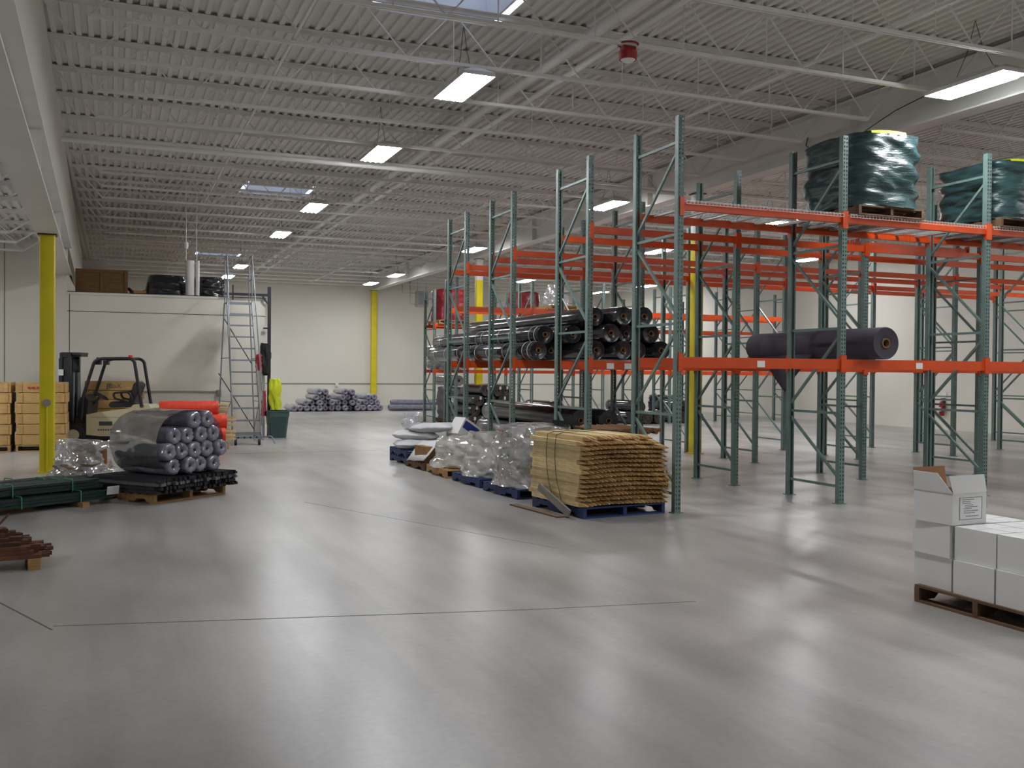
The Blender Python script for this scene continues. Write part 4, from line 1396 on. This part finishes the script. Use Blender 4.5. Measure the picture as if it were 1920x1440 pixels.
sb = MB().prism([(0.02, 0.80), (0.48, 0.82), (0.50, 0.94), (0.04, 0.93), (-0.01, 0.87)], -0.24, 0.24, 'y').build('seat_cushion', 'seat', fk)
sb.modifiers.new('round', 'BEVEL').width = 0.02
sb = MB().prism([(0.36, 0.92), (0.48, 0.92), (0.60, 1.30), (0.54, 1.36), (0.46, 1.33)], -0.23, 0.23, 'y').build('seat_back', 'seat', fk)
sb.modifiers.new('round', 'BEVEL').width = 0.02
for s in (-0.30, 0.30):
    MB().tube(bent([(0.40, s, 0.92), (0.12, s, 1.0), (0.10, s, 1.12), (0.38, s, 1.14), (0.46, s, 1.0)], 0.06), 0.022, 8).build('armrest', 'black', fk, smooth=60)
for s in (-0.42, 0.42):
    MB().tube(bent([(-0.46, s, 0.55), (-0.44, s, 1.0), (-0.22, s, 1.80), (-0.10, s, 1.85), (0.44, s, 1.86), (0.52, s, 1.80), (0.66, s, 0.82)], 0.12), 0.032, 8).build('guard_post', 'dark', fk, smooth=60)
for k in range(7):
    x = -0.18 + 0.10 * k
    MB().box((x, 0, 1.86), (0.02, 0.82, 0.03)).build('guard_slat', 'dark', fk)
MB().box((-0.18, -0.30, 1.77), (0.10, 0.12, 0.10)).build('work_lamp', 'dark', fk)
MB().box((-0.18, 0.30, 1.77), (0.10, 0.12, 0.10)).build('work_lamp', 'dark', fk)
MB().cyl((0.42, -0.30, 1.87), (0.42, -0.30, 1.93), 0.04, n=12).build('beacon', 'fenceorange', fk)
for x, s, r_ in ((-0.60, -0.40, 0.23), (-0.60, 0.40, 0.23), (0.58, -0.34, 0.19), (0.58, 0.34, 0.19)):
    w_ = MB().tube([(x, s - 0.07, r_), (x, s - 0.055, r_), (x, s + 0.055, r_), (x, s + 0.07, r_)], [r_ - 0.03, r_, r_, r_ - 0.03], 24).build('wheel', 'black', fk, smooth=40)
    MB().cyl((x, s - 0.076, r_), (x, s + 0.076, r_), r_ * 0.5, n=16).build('hub', 'cream', w_, smooth=40)

# --- rolling warehouse ladder
ld = thing('rolling_ladder', 'tall grey steel rolling ladder in front of the office wall', 'ladder', (2.68, 21.75, 0))
NS, RISE, RUN = 12, 0.266, 0.128
zt, yt = NS * RISE, NS * RUN
for s in (-1, 1):
    MB().tube([(0.30 * s, -0.05, 0.16), (0.275 * s, yt, zt)], 0.018, 8).build('stringer', 'steel', ld, smooth=50)
    MB().tube(bent([(0.31 * s, 0.10, 0.30), (0.33 * s, 0.02, 0.95), (0.285 * s, yt - 0.15, zt + 0.72), (0.28 * s, yt + 0.02, zt + 1.08), (0.28 * s, yt + 0.50, zt + 1.08), (0.28 * s, yt + 0.52, zt)], 0.1), 0.013, 8).build('handrail', 'steel', ld, smooth=50)
    MB().tube([(0.28 * s, yt, zt), (0.28 * s, yt, zt + 1.12)], 0.013, 8).build('guard_post', 'steel', ld, smooth=50)
    MB().tube([(0.28 * s, yt, zt + 0.55), (0.28 * s, yt + 0.52, zt + 0.55)], 0.012, 8).build('guard_rail', 'steel', ld, smooth=50)
    MB().tube([(0.29 * s, yt + 0.50, zt), (0.42 * s, yt + 0.55, 0.10)], 0.016, 8).build('rear_leg', 'steel', ld, smooth=50)
    MB().tube([(0.42 * s, yt + 0.55, 0.12), (0.32 * s, -0.05, 0.12)], 0.016, 8).build('base_rail', 'steel', ld, smooth=50)
    for a, b in (((0.40, yt + 0.54, 0.9), (0.30, 0.40, 0.93)), ((0.36, yt + 0.53, 1.9), (0.29, 0.86, 1.9))):
        MB().tube([(a[0] * s, a[1], a[2]), (b[0] * s, b[1], b[2])], 0.010, 6).build('side_brace', 'steel', ld, smooth=50)
    MB().tube([(0.30 * s, 0.40, 0.95), (0.40 * s, yt + 0.54, 0.15)], 0.009, 6).build('side_brace', 'steel', ld, smooth=50)
    MB().tube(bent([(0.30 * s, 0.10, 0.16), (0.52 * s, 0.0, 0.19), (0.58 * s, -0.05, 0.02)], 0.06), 0.014, 8).build('outrigger', 'steel', ld, smooth=50)
    ca = MB().tube([(0.25 * s - 0.022, -0.02, 0.065), (0.25 * s + 0.022, -0.02, 0.065)], 0.065, 16).build('caster', 'black', ld, smooth=40)
    MB().box((0.25 * s, -0.02, 0.13), (0.06, 0.05, 0.06)).build('caster_fork', 'steel', ca)
    ca = MB().tube([(0.42 * s - 0.02, yt + 0.55, 0.06), (0.42 * s + 0.02, yt + 0.55, 0.06)], 0.06, 16).build('caster', 'black', ld, smooth=40)
MB().tube([(-0.30, yt + 0.52, 2.85), (0.36, yt + 0.53, 1.75)], 0.011, 6).build('rear_brace', 'dark', ld, smooth=50)
MB().tube([(-0.41, yt + 0.55, 1.55), (0.42, yt + 0.55, 0.20)], 0.011, 6).build('rear_brace', 'dark', ld, smooth=50)
for k in range(1, NS):
    f_ = k / NS
    hw = 0.30 * (1 - f_) + 0.275 * f_
    tr = MB().box((0, k * RUN + 0.07, k * RISE), (2 * hw, 0.17, 0.012)).box((0, k * RUN - 0.015, k * RISE - 0.012), (2 * hw, 0.012, 0.032))
    tr.build('step', 'steel', ld)
MB().box((0, yt + 0.27, zt), (0.56, 0.52, 0.025)).box((0, yt + 0.01, zt - 0.02), (0.56, 0.015, 0.06)).build('platform', 'steel', ld)
MB().box((0, -0.03, 0.17), (0.62, 0.05, 0.05)).box((0, 0.05, 0.22), (0.62, 0.03, 0.03)).build('base_bar', 'steel', ld)
for k in range(4):
    MB().cyl((-0.2 + 0.13 * k, -0.06, 0.17), (-0.2 + 0.13 * k, -0.055, 0.17), 0.022, n=12).build('slot', 'dark', ld)

# --- trash bin
bn = thing('trash_bin', 'grey-green plastic trash bin at the office corner', 'bin', (3.66, 24.0, 0), 0.0)
def rsq(hw, z, r=0.06, n=5):
    out = []
    for cx, cy, a0 in ((hw - r, hw - r, 0), (-hw + r, hw - r, pi / 2), (-hw + r, -hw + r, pi), (hw - r, -hw + r, 1.5 * pi)):
        out += [(x, y, z) for x, y in arc(cx, cy, r, a0, a0 + pi / 2, n)]
    return out
MB().loft([rsq(0.19, 0), rsq(0.195, 0.02), rsq(0.245, 0.50), rsq(0.255, 0.51), rsq(0.26, 0.64), rsq(0.245, 0.64), rsq(0.18, 0.03)], True, True).build('bin_body', 'bin', bn, smooth=40)
MB().loft([rsq(0.262, 0.625), rsq(0.275, 0.63), rsq(0.275, 0.655), rsq(0.25, 0.655), rsq(0.25, 0.625)], False, False).build('rim', 'bin', bn, smooth=40)

# --- dark post with cross bar, and what hangs on it
ps = thing('steel_post', 'dark steel post with a cross bar at the office corner', 'post', (3.50, 24.30, 0))
MB().box((0, 0, 1.83), (0.075, 0.075, 3.66)).build('upright', 'dark', ps)
MB().box((-0.55, 0, 3.46), (1.1, 0.06, 0.06)).build('cross_bar', 'dark', ps)
MB().box((-0.86, 0, 3.58), (0.03, 0.03, 0.2)).box((-0.86, 0, 3.38), (0.03, 0.03, 0.12)).build('bracket', 'dark', ps)
MB().bar((-0.04, 0, 3.25), (-0.16, 0, 3.43), 0.03, 0.03).build('knee_brace', 'dark', ps)
for z in (2.65, 1.52):
    MB().box((-0.06, 0, z), (0.16, 0.05, 0.04)).build('arm', 'dark', ps)
MB().box((0, 0, 0.01), (0.18, 0.18, 0.02)).build('base_plate', 'dark', ps)
t = wrap(0.22, 0.16, 0.74, 101, 0.03, 32, 16, lambda u: 0.75 + 0.3 * sin(u * pi * 0.8), 0.3, 3, 0.5).build('hanging_bag', 'black', None, (3.40, 24.17, 1.54), smooth=80)
tag(t, 'black bag hanging on the dark post', 'bag')
t = wrap(0.30, 0.18, 0.76, 104, 0.03, 36, 16, lambda u: 0.9 + 0.12 * sin(u * pi) - 0.2 * u ** 6, 0.3, 2, 0.4).build('rain_jacket', 'hivis', None, (3.62, 24.16, 0.66), smooth=80)
tag(t, 'yellow rain jacket hanging above the trash bin', 'jacket')
t = wrap(0.15, 0.12, 0.6, 107, 0.03, 28, 14, lambda u: 0.9 - 0.3 * u, 0.35, 3, 0.6).build('red_cloth', 'ragred', None, (3.36, 24.14, 0.52), smooth=80)
tag(t, 'red cloth hanging low behind the trash bin', 'cloth')
t = wrap(0.13, 0.06, 0.36, 108, 0.02, 24, 12, lambda u: 0.7 + 0.35 * sin(u * pi), 0.35, 3, 0.6).build('red_rag', 'ragred', None, (3.02, 22.55, 1.62), smooth=80)
tag(t, 'faded red rag hanging on the ladder handrail', 'rag')

# --- things stored on the office roof
ZO = 3.333
t = thing('storage_crate', 'large brown plywood crate on the office roof', 'crate', (-0.28, 25.4, ZO))
MB().box((0, 0, 0.32), (1.14, 0.9, 0.64)).build('crate_body', 'cratedark', t)
for x in (-0.53, 0.0, 0.53):
    MB().box((x, -0.46, 0.32), (0.07, 0.02, 0.62)).build('cleat', 'cratedark', t)
MB().box((0, -0.458, 0.60), (1.1, 0.02, 0.06)).box((0, -0.458, 0.04), (1.1, 0.02, 0.06)).build('rail', 'cratedark', t)
t = thing('open_carton', 'small open brown carton on the office roof beside the crate', 'carton', (0.52, 25.1, ZO), 0.3)
MB().box((0, 0, 0.09), (0.30, 0.3, 0.18)).build('box_body', 'carton', t)
MB().box((-0.2, 0, 0.20), (0.12, 0.28, 0.006), Matrix.Rotation(0.7, 3, 'Y')).build('flap', 'carton', t)
MB().box((0.2, 0, 0.16), (0.12, 0.28, 0.006), Matrix.Rotation(0.9, 3, 'Y')).build('flap', 'carton', t)
for k, (x, w_, lab) in enumerate(((1.18, 0.98, 'black film-wrapped stack on the office roof, nearer the crate'), (2.18, 0.72, 'black film-wrapped stack on the office roof, by the ladder'))):
    tag(wrap(w_, 0.9, 0.56, 121 + k, 0.016, 56, 18, (lambda u: 1.04 - 0.22 * u * u) if k == 0 else (lambda u: 1.0 - 0.03 * u), 0.05, 9, 0.2).build('wrapped_stack', 'rollblack', None, (x, 25.35, ZO), smooth=60), lab, 'stack')
t = thing('flue_pipe', 'thick white flue pipe rising from the office roof', 'pipe', (1.68, 24.72, ZO))
MB().cyl((0, 0, 0), (0, 0, 0.92), 0.10, n=24).build('pipe_run', 'pipe', t, smooth=40)
MB().cyl((-0.09, 0, 0.92), (-0.09, 0, 2.70), 0.010, n=8).build('hanger_rod', 'pipe', t)
MB().cyl((-0.09, 0, 1.20), (-0.09, 0, 1.36), 0.05, n=14).build('rod_sleeve', 'pipe', t, smooth=40)
t = thing('vent_pipe', 'thin white vent pipe beside the thick flue on the office roof', 'pipe', (1.86, 24.72, ZO))
MB().cyl((0, 0, 0), (0, 0, 0.92), 0.045, n=16).build('pipe_run', 'pipe', t, smooth=40)
MB().cyl((-0.03, 0, 0.92), (-0.03, 0, 2.70), 0.010, n=8).build('hanger_rod', 'pipe', t)

# --- grey rolls along the back wall
BR = [roll_parts(2.0, 0.125, 'rollgrey', 0.02, 18, 0.10, s, pinch=True) for s in (21, 25)]
rnd = random.Random(31)
rows = [(0, [6.5 + 0.252 * k for k in range(15)]),
        (1, [6.98, 7.25, 7.50, 7.75, 8.0, 8.30, 8.55, 8.80, 9.05, 9.40, 9.65, 9.90]),
        (2, [7.38, 7.63, 7.88, 8.42, 8.67, 8.92, 9.52, 9.78]),
        (3, [7.50, 7.76, 8.55, 8.80])]
for ly, xs in rows:
    for k, x in enumerate(xs):
        roll('grey wrapped roll heaped at the back wall, %s layer, %s from left' % (('bottom', 'second', 'third', 'top')[ly], NTH[k]), BR[k % 2], (x, 38.35 + rnd.uniform(-0.05, 0.35), ly * 0.213), rnd.uniform(-0.02, 0.02), 'grey rolls heaped along the back wall')
for k, (y, z) in enumerate(((38.6, 0), (38.84, 0), (38.72, 0.2))):
    roll('grey wrapped roll lying sideways at the end of the heap, %s' % ('toward the camera', 'toward the back wall', 'on top')[k], BR[0], (10.35 + 0.05 * k, y, z), -pi / 2, 'grey rolls lying sideways at the back wall')

# ================================================================== WHITE BOXES ON THE NEAR PALLET
pallet('brown pallet under the white boxes', 6.0, 4.93, pi / 2 + 0.02, 'wooddark', 0, 1.06, 0.96)
BX, BY, BZ = 0.36, 0.345, 0.232
BB = MB().box((0, 0, BZ / 2), (BX, BY, BZ)).mesh('box_body', 'boxwhite')
SEAM = MB().box((0, 0, BZ + 0.0006), (BX, 0.004, 0.0012)).mesh('flap_seam', 'strap')
TAPE = MB().box((0, 0, BZ + 0.0012), (0.045, BY, 0.0012)).mesh('tape', 'label')
g = 'white boxes on the brown pallet'
P1 = {0: 'lower layer', 1: 'upper layer'}
for ly in range(2):
    for c in range(2):
        for r in range(3):
            x = 5.63 + c * 0.375 + (0.012 if r == 0 and ly == 0 else 0)
            y = 5.315 - r * 0.358 + (0.01 if ly else 0) + (0.012 if r == 0 else 0)
            nm = ('end under the open box', 'middle', 'end at the photo edge')[r]
            side = 'outer' if c == 0 else 'inner'
            t = thing('carton', 'closed white box, %s %s, %s' % (side, P1[ly], nm), 'box', (x + (0.02 if ly and r else 0), y, PH + 0.001 + ly * (BZ + 0.002)), rnd.uniform(-0.012, 0.012), g)
            obj('box_body', BB, t)
            obj('flap_seam', SEAM, t)
            obj('tape', TAPE, t)
zb = PH + 0.002 + 2 * (BZ + 0.002)
t = thing('open_carton', 'open white box with a printed label on top of the pile', 'box', (5.61, 5.32, zb), 0.06)
hx, hy, hz, k = BX / 2 - 0.01, BY / 2 - 0.005, 0.225, 0.004
b = MB()
b.span((-hx, -hy, 0), (hx, hy, k)).span((-hx, -hy, k), (-hx + k, hy, hz)).span((hx - k, -hy, k), (hx, hy, hz)).span((-hx + k, -hy, k), (hx - k, -hy + k, hz)).span((-hx + k, hy - k, k), (hx - k, hy, hz))
b.build('box_body', 'boxwhite', t)
MB().span((-hx + 0.005, -hy + 0.005, k), (hx - 0.005, hy - 0.005, k + 0.002)).span((-hx + k, hy - k - 0.002, k), (hx - k, hy - k, hz)).span((hx - k - 0.002, -hy + k, k), (hx - k, hy - k, hz)).build('lining', 'carton', t)


def flap(name, corners, parent):
    m_ = MB().add(corners, [(0, 1, 2, 3)])
    o = m_.build(name, 'boxwhite', parent)
    o.data.materials.append(MAT['carton'])
    s_ = o.modifiers.new('thickness', 'SOLIDIFY')
    s_.thickness = 0.004
    return o


flap('flap', [(-hx, -hy, hz), (-hx, hy, hz), (-hx - 0.015, hy - 0.005, hz + 0.135), (-hx - 0.015, -hy + 0.12, hz + 0.135)], t)
flap('flap', [(-hx, -hy, hz), (hx, -hy, hz), (hx - 0.015, -hy + 0.012, hz + 0.125), (-hx - 0.03, -hy + 0.012, hz + 0.125)], t)
flap('flap', [(hx, -hy, hz), (hx, hy, hz), (hx + 0.035, hy - 0.01, hz - 0.12), (hx + 0.035, -hy + 0.01, hz - 0.12)], t)
o = flap('flap', [(-hx, hy, hz), (hx, hy, hz), (hx - 0.01, hy + 0.02, hz + 0.155), (-hx + 0.01, hy + 0.02, hz + 0.155)], t)
o.data.materials.clear()
o.data.materials.append(MAT['carton'])
lb = MB().box((0.01, -hy - 0.001, 0.115), (0.235, 0.002, 0.165)).build('label', 'label', t)
fr = MB()
for sx in (-1, 1):
    fr.box((0.01 + sx * 0.112, -hy - 0.0028, 0.115), (0.003, 0.002, 0.155))
for sz in (-1, 1):
    fr.box((0.01, -hy - 0.0028, 0.115 + sz * 0.077), (0.227, 0.002, 0.003))
fr.build('label_border', 'ink', lb)
pr = MB()
rnd = random.Random(8)
for j, (z, x0, x1) in enumerate(((0.178, -0.09, 0.02), (0.164, -0.09, -0.01), (0.152, -0.085, 0.0), (0.138, -0.06, 0.02), (0.126, -0.06, 0.05), (0.114, -0.07, 0.01), (0.098, -0.07, 0.06), (0.084, -0.07, 0.03), (0.06, -0.05, 0.07))):
    x = x0
    while x < x1:
        w_ = rnd.uniform(0.006, 0.02)
        pr.box((0.01 + x + w_ / 2, -hy - 0.0028, z), (w_, 0.002, 0.004))
        x += w_ + 0.005
pr.build('label_print', 'ink', lb)
